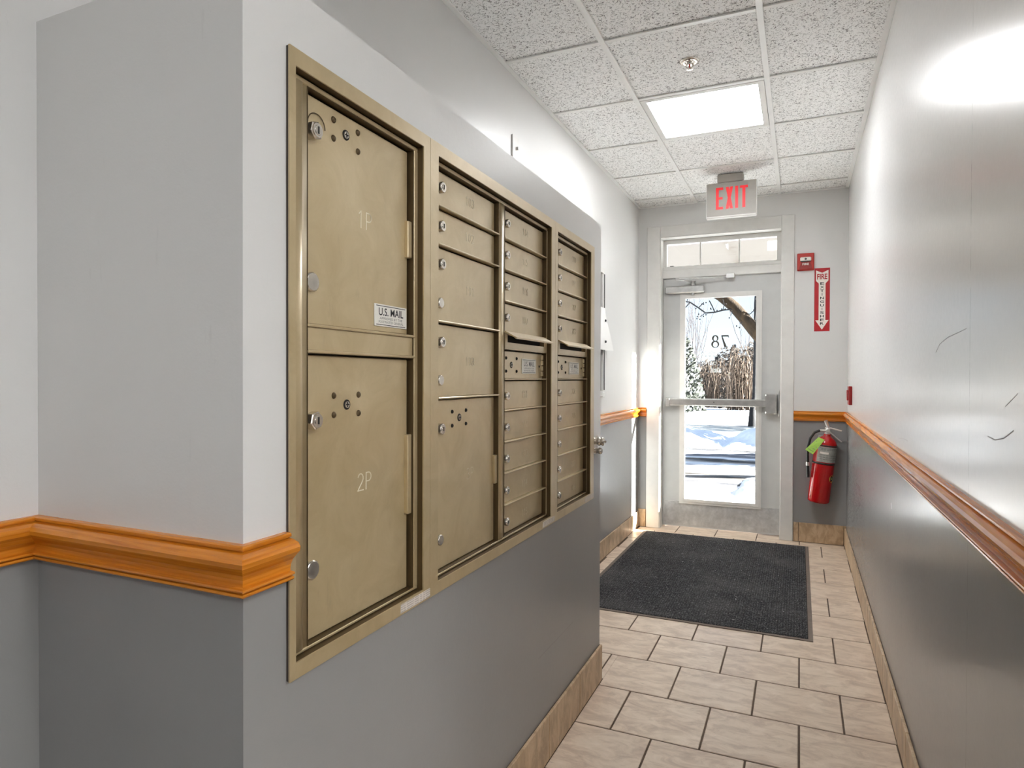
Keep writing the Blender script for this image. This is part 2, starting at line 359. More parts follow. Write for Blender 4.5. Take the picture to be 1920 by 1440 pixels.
def obj(name, mb, mats, parent=None, off=None):
    """one mesh object; vertices are given in world metres and stored relative to off (the thing's base)"""
    off = Vector(off) if off is not None else Vector(parent.get('_o', (0, 0, 0)) if parent is not None else (0, 0, 0))
    me = bpy.data.meshes.new(name)
    w = WARP[0]; vs = [w(v) for v in mb.v] if w else mb.v
    me.from_pydata([(v[0]-off.x, v[1]-off.y, v[2]-off.z) for v in vs], [], mb.f)
    for m in (mats if isinstance(mats, (list, tuple)) else [mats]): me.materials.append(m)
    me.polygons.foreach_set('material_index', mb.mi); me.polygons.foreach_set('use_smooth', mb.sm); me.update()
    import bmesh
    if len(me.polygons) < 60000:
        b = bmesh.new(); b.from_mesh(me); bmesh.ops.recalc_face_normals(b, faces=b.faces); b.to_mesh(me); b.free()
    o = link(bpy.data.objects.new(name, me))
    if parent is not None: o.parent = parent
    else: o.location = off
    o['_o'] = list(off)
    return o
def thing(name, label, cat, loc=(0, 0, 0), group=None, kind=None):
    o = link(bpy.data.objects.new(name, None)); o.empty_display_size = 0.05; o.location = loc; o['_o'] = list(loc)
    return tag(o, label, cat, group, kind)
def tag(o, label, cat, group=None, kind=None):
    o['label'] = label; o['category'] = cat
    if group: o['group'] = group
    if kind: o['kind'] = kind
    return o
def struct(o, label, cat): return tag(o, label, cat, None, 'structure')
def copy(o, loc, parent=None):
    c = o.copy(); link(c); c.location = loc
    if parent is not None: c.parent = parent
    return c
def text2d(s, width=None, height=None, bold=0.0):
    """letters as flat polygons: verts in 2-D with the lower left corner at 0,0, faces"""
    cu = bpy.data.curves.new('t', 'FONT'); cu.body = s; cu.resolution_u = 3; cu.fill_mode = 'FRONT'; cu.offset = bold
    o = bpy.data.objects.new('t', cu); link(o); dg = bpy.context.evaluated_depsgraph_get()
    me = bpy.data.meshes.new_from_object(o.evaluated_get(dg)); vs = [(v.co.x, v.co.y) for v in me.vertices]; fs = [tuple(p.vertices) for p in me.polygons]
    bpy.data.objects.remove(o); bpy.data.curves.remove(cu); bpy.data.meshes.remove(me)
    x0 = min(v[0] for v in vs); x1 = max(v[0] for v in vs); y0 = min(v[1] for v in vs); y1 = max(v[1] for v in vs)
    sy = height/(y1-y0) if height else width/(x1-x0); sx = width/(x1-x0) if width else sy
    return [((x-x0)*sx, (y-y0)*sy) for x, y in vs], fs
def add_text(mb, s, place, u0, v0, t, width=None, height=None, bold=0.0, mi=0, centre=False):
    vs, fs = text2d(s, width, height, bold)
    if centre: u0 -= max(v[0] for v in vs)/2
    mb.add([place(u0+a, v0+b, t) for a, b in vs], fs, mi)
def stroke(mb, pts, w, place, t0, t1, mi=0):
    for (a, b) in zip(pts[:-1], pts[1:]):
        d = Vector((b[0]-a[0], b[1]-a[1]))
        if d.length < 1e-9: continue
        d.normalize(); n = Vector((-d.y, d.x))*w/2; e = d*w*0.35
        mb.prism([(a[0]-e.x+n.x, a[1]-e.y+n.y), (a[0]-e.x-n.x, a[1]-e.y-n.y), (b[0]+e.x-n.x, b[1]+e.y-n.y), (b[0]+e.x+n.x, b[1]+e.y+n.y)], place, t0, t1, mi)
def arc(cx, cy, rx, ry, a0, a1, n=8): return [(cx+rx*math.cos(math.radians(a0+(a1-a0)*i/n)), cy+ry*math.sin(math.radians(a0+(a1-a0)*i/n))) for i in range(n+1)]
GL = {'0': [arc(.3, .5, .28, .5, 90, 450, 12)], '1': [[(.12, .8), (.32, 1), (.32, 0)]],
      '2': [arc(.3, .72, .27, .28, 160, -40, 7)+[(.02, 0), (.6, 0)]], '3': [arc(.28, .75, .25, .25, 150, -90, 7)+arc(.28, .25, .28, .25, 90, -150, 7)],
      '4': [[(.45, 0), (.45, 1), (0, .3), (.62, .3)]], '5': [[(.56, 1), (.1, 1), (.06, .56)]+arc(.27, .32, .29, .32, 110, -150, 8)],
      '6': [[(.5, .98), (.2, .7), (.04, .35)]+arc(.3, .3, .27, .3, 180, 540, 11)], '7': [[(0, 1), (.58, 1), (.2, 0)]],
      '8': [arc(.3, .75, .23, .25, -90, 270, 11), arc(.3, .25, .29, .25, 90, 450, 11)], '9': [arc(.3, .7, .27, .3, 0, 360, 11)+[(.56, .6), (.4, 0)]],
      'P': [[(.06, 0), (.06, 1), (.32, 1)]+arc(.32, .74, .26, .26, 90, -90, 7)+[(.06, .48)]]}
def digits(mb, s, place, u0, v0, h, w, t0, t1, mi=0, adv=0.82, mirror=False):
    for i, ch in enumerate(s):
        for pl in GL[ch]: stroke(mb, [(u0+(x+i*adv)*h*0.95, v0+y*h) for x, y in pl], w, place, t0, t1, mi)

# ------------------------------------------------------------------ room
XL, XR, XM, YN, YM, YE, CH, YB = -1.214, 0.318, -0.733, 0.693, 2.525, 5.29, 2.609, -2.6
LEDGE = 1.835
DX0, DX1, DZ = -1.045, -0.122, 2.365                 # door opening in the end wall
def slab(name, boxes, mat, label, cat, off):
    mb = MB()
    for a, b in boxes: mb.box(a, b)
    o = obj(name, mb, mat, None, off); struct(o, label, cat); return o
slab('wall_left', [((XL-0.12, YB, -0.05), (XL, YE+0.2, 3.0))], M['paint'], 'long left corridor wall, pale grey above and mid grey below', 'wall', (XL, 1, 0))
XB, YR = 3.0, 1.05                                   # the lobby opening to the right, beside and behind the camera
slab('wall_lobby', [((XR+0.12, YR, -0.05), (XB, YR+0.12, 3.0)), ((XB, YB, -0.05), (XB+0.12, YR+0.12, 3.0))], M['paint'], 'lobby walls opening off the corridor, two tone grey', 'wall', (XB, 0, 0))
slab('wall_right', [((XR, YR, -0.05), (XR+0.12, YE+0.2, 3.0))], M['paint_seam'], 'long right corridor wall, pale grey above the oak rail and mid grey below', 'wall', (XR, 1, 0))
slab('wall_end', [((XL, YE, -0.05), (DX0, YE+0.2, 3.0)), ((DX1, YE, -0.05), (XR, YE+0.2, 3.0)), ((DX0, YE, DZ), (DX1, YE+0.2, 3.0))], M['paint'], 'short end wall around the glazed exit door', 'wall', (0, YE, 0))
slab('wall_back', [((XL-0.12, YB-0.12, -0.05), (XB+0.12, YB, 3.0))], M['paint'], 'short wall closing the corridor opposite the exit door', 'wall', (0, YB, 0))
mb = MB(); _h = (0.784, 2.400, 0.761, 1.718); _c = XM-0.06
mb.box((XL, YN, 0), (_c, YM, LEDGE)); mb.box((_c, YN, 0), (XM, _h[0], LEDGE)); mb.box((_c, _h[1], 0), (XM, YM, LEDGE))
mb.box((_c, _h[0], 0), (XM, _h[1], _h[2])); mb.box((_c, _h[0], _h[3]), (XM, _h[1], LEDGE))
struct(obj('wall_partition', mb, M['paint'], None, (XM, YN, 0)), 'grey half height bump-out wall holding the mailboxes', 'wall')

# scuffs and scratches on the paint
def scuff(wall, x, nx, pts, w, mat):
    b = MB(); stroke(b, pts, w, lambda u, v, t: (x+nx*t, u, v), -0.0002, 0.0003); obj('scuff_mark', b, mat, bpy.data.objects[wall], bpy.data.objects[wall].location)
SM = plain('scuff', (0.27, 0.26, 0.25, 1), 0.5)
for pts, w in (([(1.949, 1.289), (1.902, 1.307), (1.8015, 1.3184), (1.680, 1.3229), (1.6215, 1.3257)], .0016), ([(1.4458, 1.1145), (1.3958, 1.112), (1.3436, 1.1193), (1.29, 1.136)], .0022), ([(2.797, .752), (2.780, .736)], .006), ([(1.336, 1.174), (1.30, 1.186), (1.27, 1.197)], .0014), ([(2.61, 1.012), (2.487, 1.0207), (2.406, 1.0208)], .0025)): scuff('wall_right', XR, -1, pts, w, SM)
scuff('wall_partition', XM, 1, [(1.856, .3495), (2.0, .3491), (2.19, .35)], .0012, SM)

# floor and its tiles
mb = MB(); mb.box((XL-0.12, YB, -0.12), (XR+0.12, YE+0.35, -0.002)); mb.box((XR+0.12, YB, -0.12), (XB+0.12, YR+0.12, -0.002))
floor = struct(obj('floor', mb, M['grout'], None, (0, 0, 0)), 'beige stone tile floor with dark brown grout', 'floor')
mb = MB(); mb.box((XL+.013, YB+.002, -0.002), (XB-.002, 0.374, 0.001)); struct(obj('floor_carpet_added', mb, plain('added_lobby_carpet', (0.035, 0.034, 0.034, 1), 0.95), None, (0, -1, 0)), 'unseen dark lobby carpet, added to cut floor bounce', 'carpet')  # unseen dark floor added to weaken light bounced onto the near wall
def tile_mesh(sx, sy, th, name, mat, cache={}):
    key = (round(sx, 3), round(sy, 3), round(th, 3), name)
    if key not in cache:
        b = MB(); b.box((-sx/2, -sy/2, -th), (sx/2, sy/2, 0), 0.0016)
        o = obj(name, b, mat, None, (0, 0, 0)); cache[key] = o.data; bpy.data.objects.remove(o)
    return cache[key]
def inst(name, me, loc, parent, rot=None):
    o = link(bpy.data.objects.new(name, me)); o.parent = parent; o.location = loc
    if rot: o.rotation_euler = rot
    return o
G = 0.0065
def in_solid(x0, x1, y0, y1): return x1 <= XM+0.002 and y1 > YN and y0 < YM
row = -11
while True:
    y0 = 2.780+0.3*row; y1 = y0+0.3; par = row % 2; row += 1
    if y0 > YE+0.10: break
    if y1 < 0.6: continue
    xo = 0.006 if par == 0 else 0.149
    ya, yb = y0+G/2, min(y1-G/2, YE+0.16)
    xlim = XR-0.012 if y1 > YR-0.013 else XB-0.012
    for k in range(-6, 11):
        xa, xb = max(xo+0.3*k+G/2, XL+0.012), min(xo+0.3*(k+1)-G/2, xlim)
        if xb-xa < 0.012: continue
        yy0, yy1 = ya, yb
        if y1 > YE:                                    # last rows run under the door only
            if yb > YE-0.012 and (xa < DX0 or xb > DX1):
                if xb < DX0+0.02 or xa > DX1-0.02: yy1 = min(yb, YE-0.012)
                else:
                    da, db = max(xa, DX0+0.003), min(xb, DX1-0.003); yc = YE-0.012
                    if db-da > 0.012: inst('tile', tile_mesh(db-da, yy1-yc, 0.008, 'tile', M['tile']), ((da+db)/2, (yy1+yc)/2, 0), floor)
                    yy1 = yc
                if yy1-yy0 < 0.012 or xb-xa < 0.012: continue
        if yy1 > YN-0.012 and yy0 < YM+0.012 and xa < XM+0.012:
            if xb <= XM+0.03:
                if yy0 >= YN-0.012 and yy1 <= YM+0.012: continue
                if yy0 < YN-0.012: yy1 = YN-0.014
                else: yy0 = YM+0.014
                if yy1-yy0 < 0.012: continue
            elif yy0 >= YN-0.014 and yy1 <= YM+0.014: xa = XM+0.012
            elif yy0 < YN-0.014 < yy1 and yy1-YN > 0.15: xa = XM+0.012
            elif yy0 < YM+0.014 < yy1:
                if xa < XM-0.005: inst('tile', tile_mesh(XM+0.012-xa, yy1-YM-0.014, 0.008, 'tile', M['tile']), ((xa+XM+0.012)/2, (yy1+YM+0.014)/2, 0), floor)
                xa = XM+0.012
        inst('tile', tile_mesh(xb-xa, yy1-yy0, 0.008, 'tile', M['tile']), ((xa+xb)/2, (yy0+yy1)/2, random.uniform(-0.0004, 0.0004)), floor)

# tile baseboards
def base_run(name, label, p0, p1, nrm, joints, h=0.128):
    """p0..p1 along one axis on the wall face, nrm the inward normal; joints: positions along the axis"""
    ax = 0 if abs(p1[0]-p0[0]) > abs(p1[1]-p0[1]) else 1
    a, b = sorted((p0[ax], p1[ax])); q = MB()
    lo = [p0[0], p0[1], 0.002]; hi = [p0[0]+nrm[0]*0.003, p0[1]+nrm[1]*0.003, h-0.002]; lo[ax] = a; hi[ax] = b
    q.box(lo, hi); root = struct(obj(name, q, M['grout'], None, (p0[0], p0[1], 0)), label, 'baseboard')
    js = [a]+[j for j in sorted(joints) if a+0.01 < j < b-0.01]+[b]
    for s, e in zip(js[:-1], js[1:]):
        t = MB(); l = e-s-0.003
        if ax == 1: t.box((0.0025 if nrm[0] > 0 else -0.0025, -l/2, 0.002), (nrm[0]*0.012, l/2, h+random.uniform(-0.001, 0.001)), 0.0015)
        else: t.box((-l/2, 0.0025 if nrm[1] > 0 else -0.0025, 0.002), (l/2, nrm[1]*0.012, h+random.uniform(-0.001, 0.001)), 0.0015)
        o = obj('tile', t, M['base_tile'], root, (0, 0, 0))
        loc = [0, 0, 0]; loc[ax] = (s+e)/2-p0[ax]; o.location = loc
base_run('baseboard_right', 'tile baseboard along the right corridor wall', (XR, YR, 0), (XR, YE-0.0125, 0), (-1, 0), [2.31+0.305*k for k in range(-17, 11)])
base_run('baseboard_partition', 'tile baseboard under the mailboxes', (XM, YN, 0), (XM, YM, 0), (1, 0), [2.235-0.312*k for k in range(6)], 0.145)
base_run('baseboard_left', 'tile baseboard along the left corridor wall near the exit door', (XL, YM+0.005, 0), (XL, YE-0.0125, 0), (1, 0), [4.98-0.305*k for k in range(9)])
base_run('baseboard_foyer', 'tile baseboard on the left wall before the bump-out', (XL, YB, 0), (XL, YN-0.0125, 0), (1, 0), [0.5-0.305*k for k in range(11)])
base_run('baseboard_near', 'tile baseboard on the face of the bump-out beside the foyer', (XL, YN, 0), (XM, YN, 0), (0, -1), [-0.93])
base_run('baseboard_end', 'tile baseboard under the fire extinguisher', (-0.036, YE, 0), (XR, YE, 0), (0, -1), [-0.002, 0.302], 0.145)
base_run('baseboard_corner', 'short tile baseboard between left wall and door casing', (XL, YE, 0), (-1.146, YE, 0), (0, -1), [], 0.145)

# chair rails: one profile (projection, z), swept and mitred
PROF = [(0, .9785), (.010, .9785), (.0135, .9765), (.0135, .9725), (.0095, .9715), (.0095, .9700), (.018, .9688), (.0275, .965), (.0315, .959), (.0300, .952), (.0235, .9455), (.0165, .938), (.0125, .930),
        (.0112, .923), (.0112, .9195), (.0195, .9185), (.0205, .9165), (.0195, .9145), (.0130, .9138), (.0130, .9122), (.0185, .9115), (.0190, .9085), (.0165, .9060), (0, .9055)]
def rail(name, label, p0, p1, nrm, mat, e0=0, e1=0):
    """e0/e1: +1 outside mitre, -1 inside mitre, 0 square"""
    p0 = Vector((p0[0], p0[1], 0)); p1 = Vector((p1[0], p1[1], 0)); d = (p1-p0).normalized(); n = Vector((nrm[0], nrm[1], 0)); b = MB()
    k = len(PROF); vs = []
    for p, e in ((p0, -e0), (p1, e1)):
        for (o, z) in PROF: vs.append(p+d*(e*o)+n*o+Vector((0, 0, z)))
    b.add(vs, [(i, i+1, k+i+1, k+i) for i in range(k-1)]+[tuple(range(k)), tuple(range(2*k-1, k-1, -1))])
    return struct(obj(name, b, mat, None, (p0.x, p0.y, 0.9)), label, 'chair rail')
rail('trim_1', 'oak chair rail on the left wall before the bump-out', (XL, YB), (XL, YN), (1, 0), M['wood_y'], 0, -1)
rail('trim_2', 'dark lit oak chair rail across the near face of the bump-out', (XL, YN), (XM, YN), (0, -1), M['wood_x'], -1, 1)
rail('trim_3', 'short oak rail return wrapping the corner beside the mailboxes', (XM, YN), (XM, 0.776), (1, 0), M['wood_y'], 1, 0)
rail('trim_4', 'oak chair rail along the left wall by the exit door', (XL, YM), (XL, YE), (1, 0), M['wood_y'], 0, -1)
rail('trim_5', 'stub of oak rail between left wall and door casing', (XL, YE), (-1.144, YE), (0, -1), M['wood_x'], -1, 0)
rail('trim_6', 'oak chair rail over the fire extinguisher', (-0.039, YE), (XR, YE), (0, -1), M['wood_x'], 0, -1)
rail('trim_7', 'long oak chair rail along the right corridor wall', (XR, YE), (XR, YR), (-1, 0), M['wood_y'], -1, 0)

# suspended ceiling
mb = MB(); mb.box((XL-0.12, YB, 2.68), (XR+0.12, YE+0.2, 2.78)); mb.box((XR+0.12, YB, 2.68), (XB+0.12, YR+0.12, 2.78))
ceiling = struct(obj('ceiling', mb, M['white'], None, (0, 0, 2.609)), 'suspended ceiling of speckled white tiles in a white grid', 'ceiling')
GX = [-0.757, -0.147]; GY = [2.612+0.61*k for k in range(-8, 5)]
LIGHTS = ((-0.757, 3.222), (-0.757, -1.658), (1.073, 0.172), (2.293, 0.172), (1.073, -1.658), (2.293, -1.658))
def is_light(x, ya): return any(abs(x-a) < 0.05 and abs(ya-l) < 0.05 for a, l in LIGHTS)
LX = [XR+0.145+0.61*k for k in range(5)]
xs = [XL]+GX+[XR]; ys = [YB]+[g for g in GY if g > YB+0.05]+[YE]
ZT = CH+0.007
for ya, yb in zip(ys[:-1], ys[1:]):
    xr = xs if yb > YR-0.3 else xs[:-1]+LX+[XB]
    for xa, xb in zip(xr[:-1], xr[1:]):
        if is_light(xa, ya): continue
        t = MB(); xa, xb = xa+0.004, xb-0.004; y0, y1 = ya+0.004, yb-0.004
        t.box((xa-(xa+xb)/2, y0-(y0+y1)/2, 0), (xb-(xa+xb)/2, y1-(y0+y1)/2, 0.014), 0.002)
        o = obj('tile', t, M['ceil'], ceiling, (0, 0, 0)); o.location = ((xa+xb)/2, (y0+y1)/2, ZT-2.609+random.uniform(0, 0.0015))
def bar(a, b):
    t = MB(); t.box(a, b, 0.0006); obj('grid_bar', t, M['white'], ceiling, (0, 0, 2.609))
for x in GX: bar((x-0.012, YB, CH-0.002), (x+0.012, YE-0.022, CH+0.0065))
for y in ys[1:-1]:
    bar((XL+0.022, y-0.011, CH), (GX[0]-0.0125, y+0.011, CH+0.0065)); bar((GX[0]+0.0125, y-0.011, CH), (GX[1]-0.0125, y+0.011, CH+0.0065)); bar((GX[1]+0.0125, y-0.011, CH), (XR-0.022, y+0.011, CH+0.0065))
for x in LX: bar((x-0.012, YB, CH-0.002), (x+0.012, 0.76, CH+0.0065))
bar((XR+0.001, 0.761, CH-0.001), (XB, YR, CH+0.0065))
bar((XL, YB, CH-0.001), (XL+0.021, YE, CH+0.0065)); bar((XR-0.021, YR, CH-0.001), (XR, YE, CH+0.0065)); bar((XL+0.0215, YE-0.021, CH-0.001), (XR-0.0215, YE, CH+0.0065))

# ceiling light panels
for n_, ((xa, ya), lab) in enumerate(zip(LIGHTS, ('lit white square ceiling light panel before the exit sign', 'lit square ceiling panel at the back of the corridor', 'lit lobby ceiling panel, near row beside the corridor', 'lit lobby ceiling panel, near row by the outer wall', 'lit lobby ceiling panel, back row beside the corridor', 'lit lobby ceiling panel, back row by the outer wall'))):
    cx, cy = xa+0.305, ya+0.305; h = 0.291
    r = thing('ceiling_light', lab, 'ceiling light', (cx, cy, CH))
    pl = lambda u, v, t: (cx+u, cy+v, CH+t)
    b = MB(); b.ring((-h, -h), (h, h), (-0.262, -0.262), (0.262, 0.262), pl, -0.001, 0.012); obj('frame', b, M['white_trim'], r)
    b = MB(); b.box((cx-0.264, cy-0.264, CH+0.002), (cx+0.264, cy+0.264, CH+0.008), 0.001); obj('diffuser', b, M['panel'][min(n_, 2)], r)
    b = MB(); b.box((cx-h, cy-h, CH+0.013), (cx+h, cy+h, CH+0.06)); obj('housing', b, M['white'], r)

# sprinkler head
sx, sy = -0.452, 2.929; r = thing('sprinkler_head', 'small metal sprinkler head in a ceiling tile before the light panel', 'sprinkler', (sx, sy, ZT))
b = MB(); b.lathe((sx, sy, ZT), (0, 0, -1), [(0, .043), (.002, .043), (.006, .036), (.008, .024), (.004, .016)], 28); obj('escutcheon', b, M['nickel'], r)
b = MB(); b.lathe((sx, sy, ZT-0.002), (0, 0, -1), [(0, .013), (.008, .013), (.010, .010), (.014, .010)], 14)
for s_ in (-1, 1): b.tube([(sx+s_*.009, sy, ZT-.013), (sx+s_*.016, sy, ZT-.019), (sx+s_*.012, sy, ZT-.028), (sx, sy, ZT-.034)], .0028, 6)
obj('frame_arms', b, M['nickel'], r)
b = MB(); b.cyl((sx, sy, ZT-.015), (sx, sy, ZT-.031), .0035, seg=8); obj('glass_bulb', b, M['alarm_red'], r)
b = MB(); b.lathe((sx, sy, ZT-.033), (0, 0, -1), [(0, .004), (.001, .014), (.0025, .014), (.004, .004)], 14); obj('deflector', b, M['nickel'], r)

# ------------------------------------------------------------------ mailboxes
FX = -0.725
def warp(v):
    t = (v[1]-0.781)/1.644; hh = 0.4975-0.0135*t
    return (v[0], v[1], 1.239+(v[2]-1.239)*hh/0.4905)
def mpl(y, z, t): return (FX+t, y, z)              # t: out of the wall
Zo, Zi = (0.7485, 1.7295), (0.774, 1.7025)
def zb(z): return 1.22+(z-1.22)*0.9906             # bezel plane
def zd(z): return 1.22+(z-1.22)*1.008              # door plane
DB, DD = -0.015, -0.028                            # bezel and door depth
ROWS = [1.6965, 1.6085, 1.5218, 1.434, 1.3473, 1.301, 1.2155, 1.128, 1.040, 0.952, 0.8635, 0.7765]
def lock(door, y, z, key=True, r=0.0115, h=0.013, hexa=False):
    b = MB(); b.lathe((FX+DD, y, z), (1, 0, 0), [(0, r*0.98), (h-0.0015, r), (h, r*0.86)], 6 if hexa else 18, 0, not hexa, (0, 0.2588, 0.9659) if hexa else None)
    if hexa: b.lathe((FX+DD+h, y, z), (1, 0, 0), [(0, r*0.80), (0.0015, r*0.76)], 18)
    if key:
        t = h+(0.0015 if hexa else 0)
        b.lathe((FX+DD+t, y, z), (1, 0, 0), [(0, r*0.55), (0.001, r*0.5)], 14); b.box((FX+DD+t+0.0005, y-r*0.10, z-r*0.38), (FX+DD+t+0.0016, y+r*0.10, z+r*0.38), 0, 1)
    return obj('lock' if key else 'plug', b, [M['nickel'], M['dark_hole']], door)
def screws(door, pts, centre, r=0.0055, dark=False):
    for (y, z) in pts:
        b = MB(); b.lathe((FX+DD-0.0005, y, z), (1, 0, 0), [(0, r*1.1), (0.0018, r), (0.0034, r*0.72), (0.0040, r*0.35)], 14); obj('rivet', b, M['dark_hole'] if dark else M['brz_dark'], door)  # dark bronze rivets carry their shaded side as colour
    y, z = centre; b = MB(); b.lathe((FX+DD-0.0005, y, z), (1, 0, 0), [(0, .0095), (.0016, .009), (.0018, .0065)], 20, 1)
    b.lathe((FX+DD+0.001, y, z), (1, 0, 0), [(0, .0064), (.0012, .006)], 16, 0); b.box((FX+DD+.0018, y-.0045, z-.0011), (FX+DD+.0026, y+.0045, z+.0011), 0, 1); b.box((FX+DD+.0018, y-.0011, z-.0045), (FX+DD+.0026, y+.0011, z+.0045), 0, 1)
    obj('arrow_lock_screw', b, [M['nickel'], M['dark_hole']], door)
def number(door, s, y, z, h, bright=False):
    b = MB(); w = (len(s)-1)*0.82*h*0.95+0.6*h*0.95
    digits(b, s, mpl, y-w/2, z-h/2, h, 0.0021 if bright else 0.0017, DD-0.0002, DD+0.0005)
    o = obj('number', b, M['engrave'] if bright else M['engrave_dim'], door); o['label'] = 'engraved %s' % s
def hinge(door, y, z0, z1):
    b = MB(); b.box((FX+DD-0.001, y-0.011, z0), (FX+DD+0.009, y+0.004, z1), 0.0015); obj('hinge', b, M['brz_frame'], door)
def mdoor(unit, ya, yb, z0, z1):
    b = MB(); b.box((FX+DD-0.004, ya+0.002, z0+0.0022), (FX+DD, yb-0.0045, z1-0.0048), 0.0015); return obj('door', b, M['brz'], unit)
def divider(unit, ya, yb, z, h=0.0042):
    b = MB(); b.box((FX+DD-0.006, ya, z-h/2), (FX+DB+0.001, yb, z+h/2), 0.0012); return obj('divider', b, M['brz_frame'], unit)
def mail_plate(door, y0, y1, z0, z1, big=True):
    b = MB(); b.box((FX+DD, y0, z0), (FX+DD+0.0018, y1, z1), 0.0005); o = obj('label_plate', b, M['plate'], door); o['label'] = 'white U.S. MAIL plate'
    b = MB(); W_, H_ = y1-y0, z1-z0; t = DD+0.0021
    b.box((FX+t-.0003, y0+W_*.05, z1-H_*.09), (FX+t, y1-W_*.05, z1-H_*.06)); b.box((FX+t-.0003, y0+W_*.05, z0+H_*.06), (FX+t, y1-W_*.05, z0+H_*.09))
    add_text(b, 'U.S. MAIL', mpl, y0+W_*.12, z0+H_*.49, t, W_*.76, H_*.35, 0.015)
    add_text(b, 'APPROVED BY THE', mpl, y0+W_*.15, z0+H_*.31, t, W_*.70, H_*.11, 0, 1); add_text(b, 'POSTMASTER GENERAL', mpl, y0+W_*.12, z0+H_*.15, t, W_*.76, H_*.11, 0, 1)
    obj('lettering', b, [M['ink'] if big else M['grey_ink'], M['grey_ink']], door)
def unit_base(label, y_out, cells, posts):
    """trim frame, bezel and back of one mailbox unit. y_out = outer y0,y1,inner y0,y1"""
    r = thing('mailbox_unit', label, 'mailbox', (XM, (y_out[0]+y_out[1])/2, 0.7485))
    b = MB(); a0, a1, i0, i1 = y_out
    b.ring((a0, Zo[0]), (a1, Zo[1]), (i0, Zi[0]), (i1, Zi[1]), mpl, -0.0028, 0.0)
    obj('trim_frame', b, M['brz_frame'], r)
    b = MB(); b.ring((a0+.0008, Zo[0]+.0008), (a1-.0008, Zo[1]-.0008), (i0-.004, Zi[0]-.004), (i1+.004, Zi[1]+.004), mpl, -0.0078, -0.0028); obj('shadow_gap', b, M['shadow_gap'], r)  # added dark ring paints the shadow line in the gap behind the trim frame
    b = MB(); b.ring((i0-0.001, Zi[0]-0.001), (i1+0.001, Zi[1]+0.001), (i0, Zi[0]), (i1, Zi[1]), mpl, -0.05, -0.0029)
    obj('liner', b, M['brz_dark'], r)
    zt, zlo = zb(ROWS[0]), zb(ROWS[-1]); b = MB()
    ytop = [i0]+[p for c in cells for p in c]+[i1]
    b.box((FX-0.034, i0+.0005, zt), (FX+DB, i1-.0005, Zi[1]-0.0025), 0.0012); obj('bezel', b, M['brz_frame'], r); b = MB(); b.box((FX-0.034, i0+.0005, Zi[0]+0.0015), (FX+DB, i1-.0005, zlo), 0.0012)
    obj('bezel', b, M['brz_frame'], r)
    for k in range(0, len(ytop), 2):
        ya, yb = ytop[k], ytop[k+1]
        if yb-ya < 0.002: continue
        b = MB(); n = 10; w = (yb-ya)
        if w > 0.02:                                  # rounded post
            y1_, y2_ = ya+0.001, yb-0.0005; prof = []
            rr = (y2_-y1_)/2*0.62; cy = (y1_+y2_)/2 if k else y1_+rr+0.006
            pts = [(y1_, -0.034), (y1_, -0.019), (cy-rr, -0.018)]+[(cy-rr*math.cos(PI*i/n), -0.018+rr*0.42*math.sin(PI*i/n)) for i in range(1, n)]+[(cy+rr, -0.018), (y2_, -0.017), (y2_, -0.034)]
            b.prism(pts, lambda u, v, t: (FX+v, u, t), zlo+0.0002, zt-0.0002); b.sm = [True if 2 < i < 5+n else False for i in range(len(b.f))]
            obj('post', b, M['brz_frame'], r)
        else:
            b.box((FX-0.034, ya+.0005, zlo), (FX+DB, yb, zt), 0.001); obj('stile', b, M['brz_frame'], r)
    for ya, yb in cells:                              # dark inner return around each door opening
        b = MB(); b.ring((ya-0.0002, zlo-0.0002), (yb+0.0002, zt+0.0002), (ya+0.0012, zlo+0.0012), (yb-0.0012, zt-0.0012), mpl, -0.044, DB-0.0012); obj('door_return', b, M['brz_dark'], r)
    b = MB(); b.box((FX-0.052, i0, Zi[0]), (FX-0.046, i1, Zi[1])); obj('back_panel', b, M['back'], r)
    return r
def stk(unit, y0, y1):
    b = MB(); b.box((FX, y0, 0.7525), (FX+0.0006, y1, 0.7695)); o = obj('sticker', b, M['sticker'], unit); o['label'] = 'small printed white sticker'

WARP[0] = warp
# unit 1: two tall parcel doors
uA = unit_base('tall champagne bronze parcel locker with doors 1P and 2P', (0.778, 1.1966, 0.7917, 1.1704), [(0.836, 1.156)], None)
for zt, zlo, nm, kz, rz, nz in ((ROWS[0], 1.3075, '1P', 1.6285, 1.379, 1.5108), (1.262, ROWS[-1], '2P', 1.148, 0.897, 1.0268)):
    d = mdoor(uA, 0.838, 1.154, zb(zlo), zb(zt))
    lock(d, 0.8555, 1.22+(kz-1.22)*.995, True, 0.0155, 0.016, True); lock(d, 0.857, 1.22+(rz-1.22)*.995, False, 0.0165, 0.006)
    if nm == '1P': pts = [(.9148, 1.668), (.9148, 1.636), (.983, 1.669), (.984, 1.635)]; c = (.949, 1.653); hz = (1.467, 1.543)
    else: pts = [(.916, 1.188), (.916, 1.1543), (.986, 1.188), (.986, 1.154)]; c = (.9518, 1.171); hz = (.937, 1.102)
    if nm == '1P':
        b = MB(); b.tube([(FX+DD+.002, 0.8475+.0215*(1-math.cos(a_)), 1.640+.021*math.sin(a_)) for a_ in [PI*k/12 for k in range(13)]], .0009, 5); obj('key_wire', b, M['brz_dark'], d)
    screws(d, pts, c); number(d, nm, 1.0045, zd(nz), 0.031, True); hinge(d, 1.150, *hz)
    if nm == '1P': mail_plate(d, 1.0335, 1.145, 1.3195, 1.3625)
for z in (1.3060, 1.2628): divider(uA, 0.836, 1.1595, zb(z), 0.005)
b = MB(); b.box((FX-0.03, 0.837, zb(1.2652)), (FX-0.0185, 1.155, zb(1.3036)), 0.0008); obj('rail_panel', b, M['brz'], uA)
stk(uA, 1.085, 1.1966)
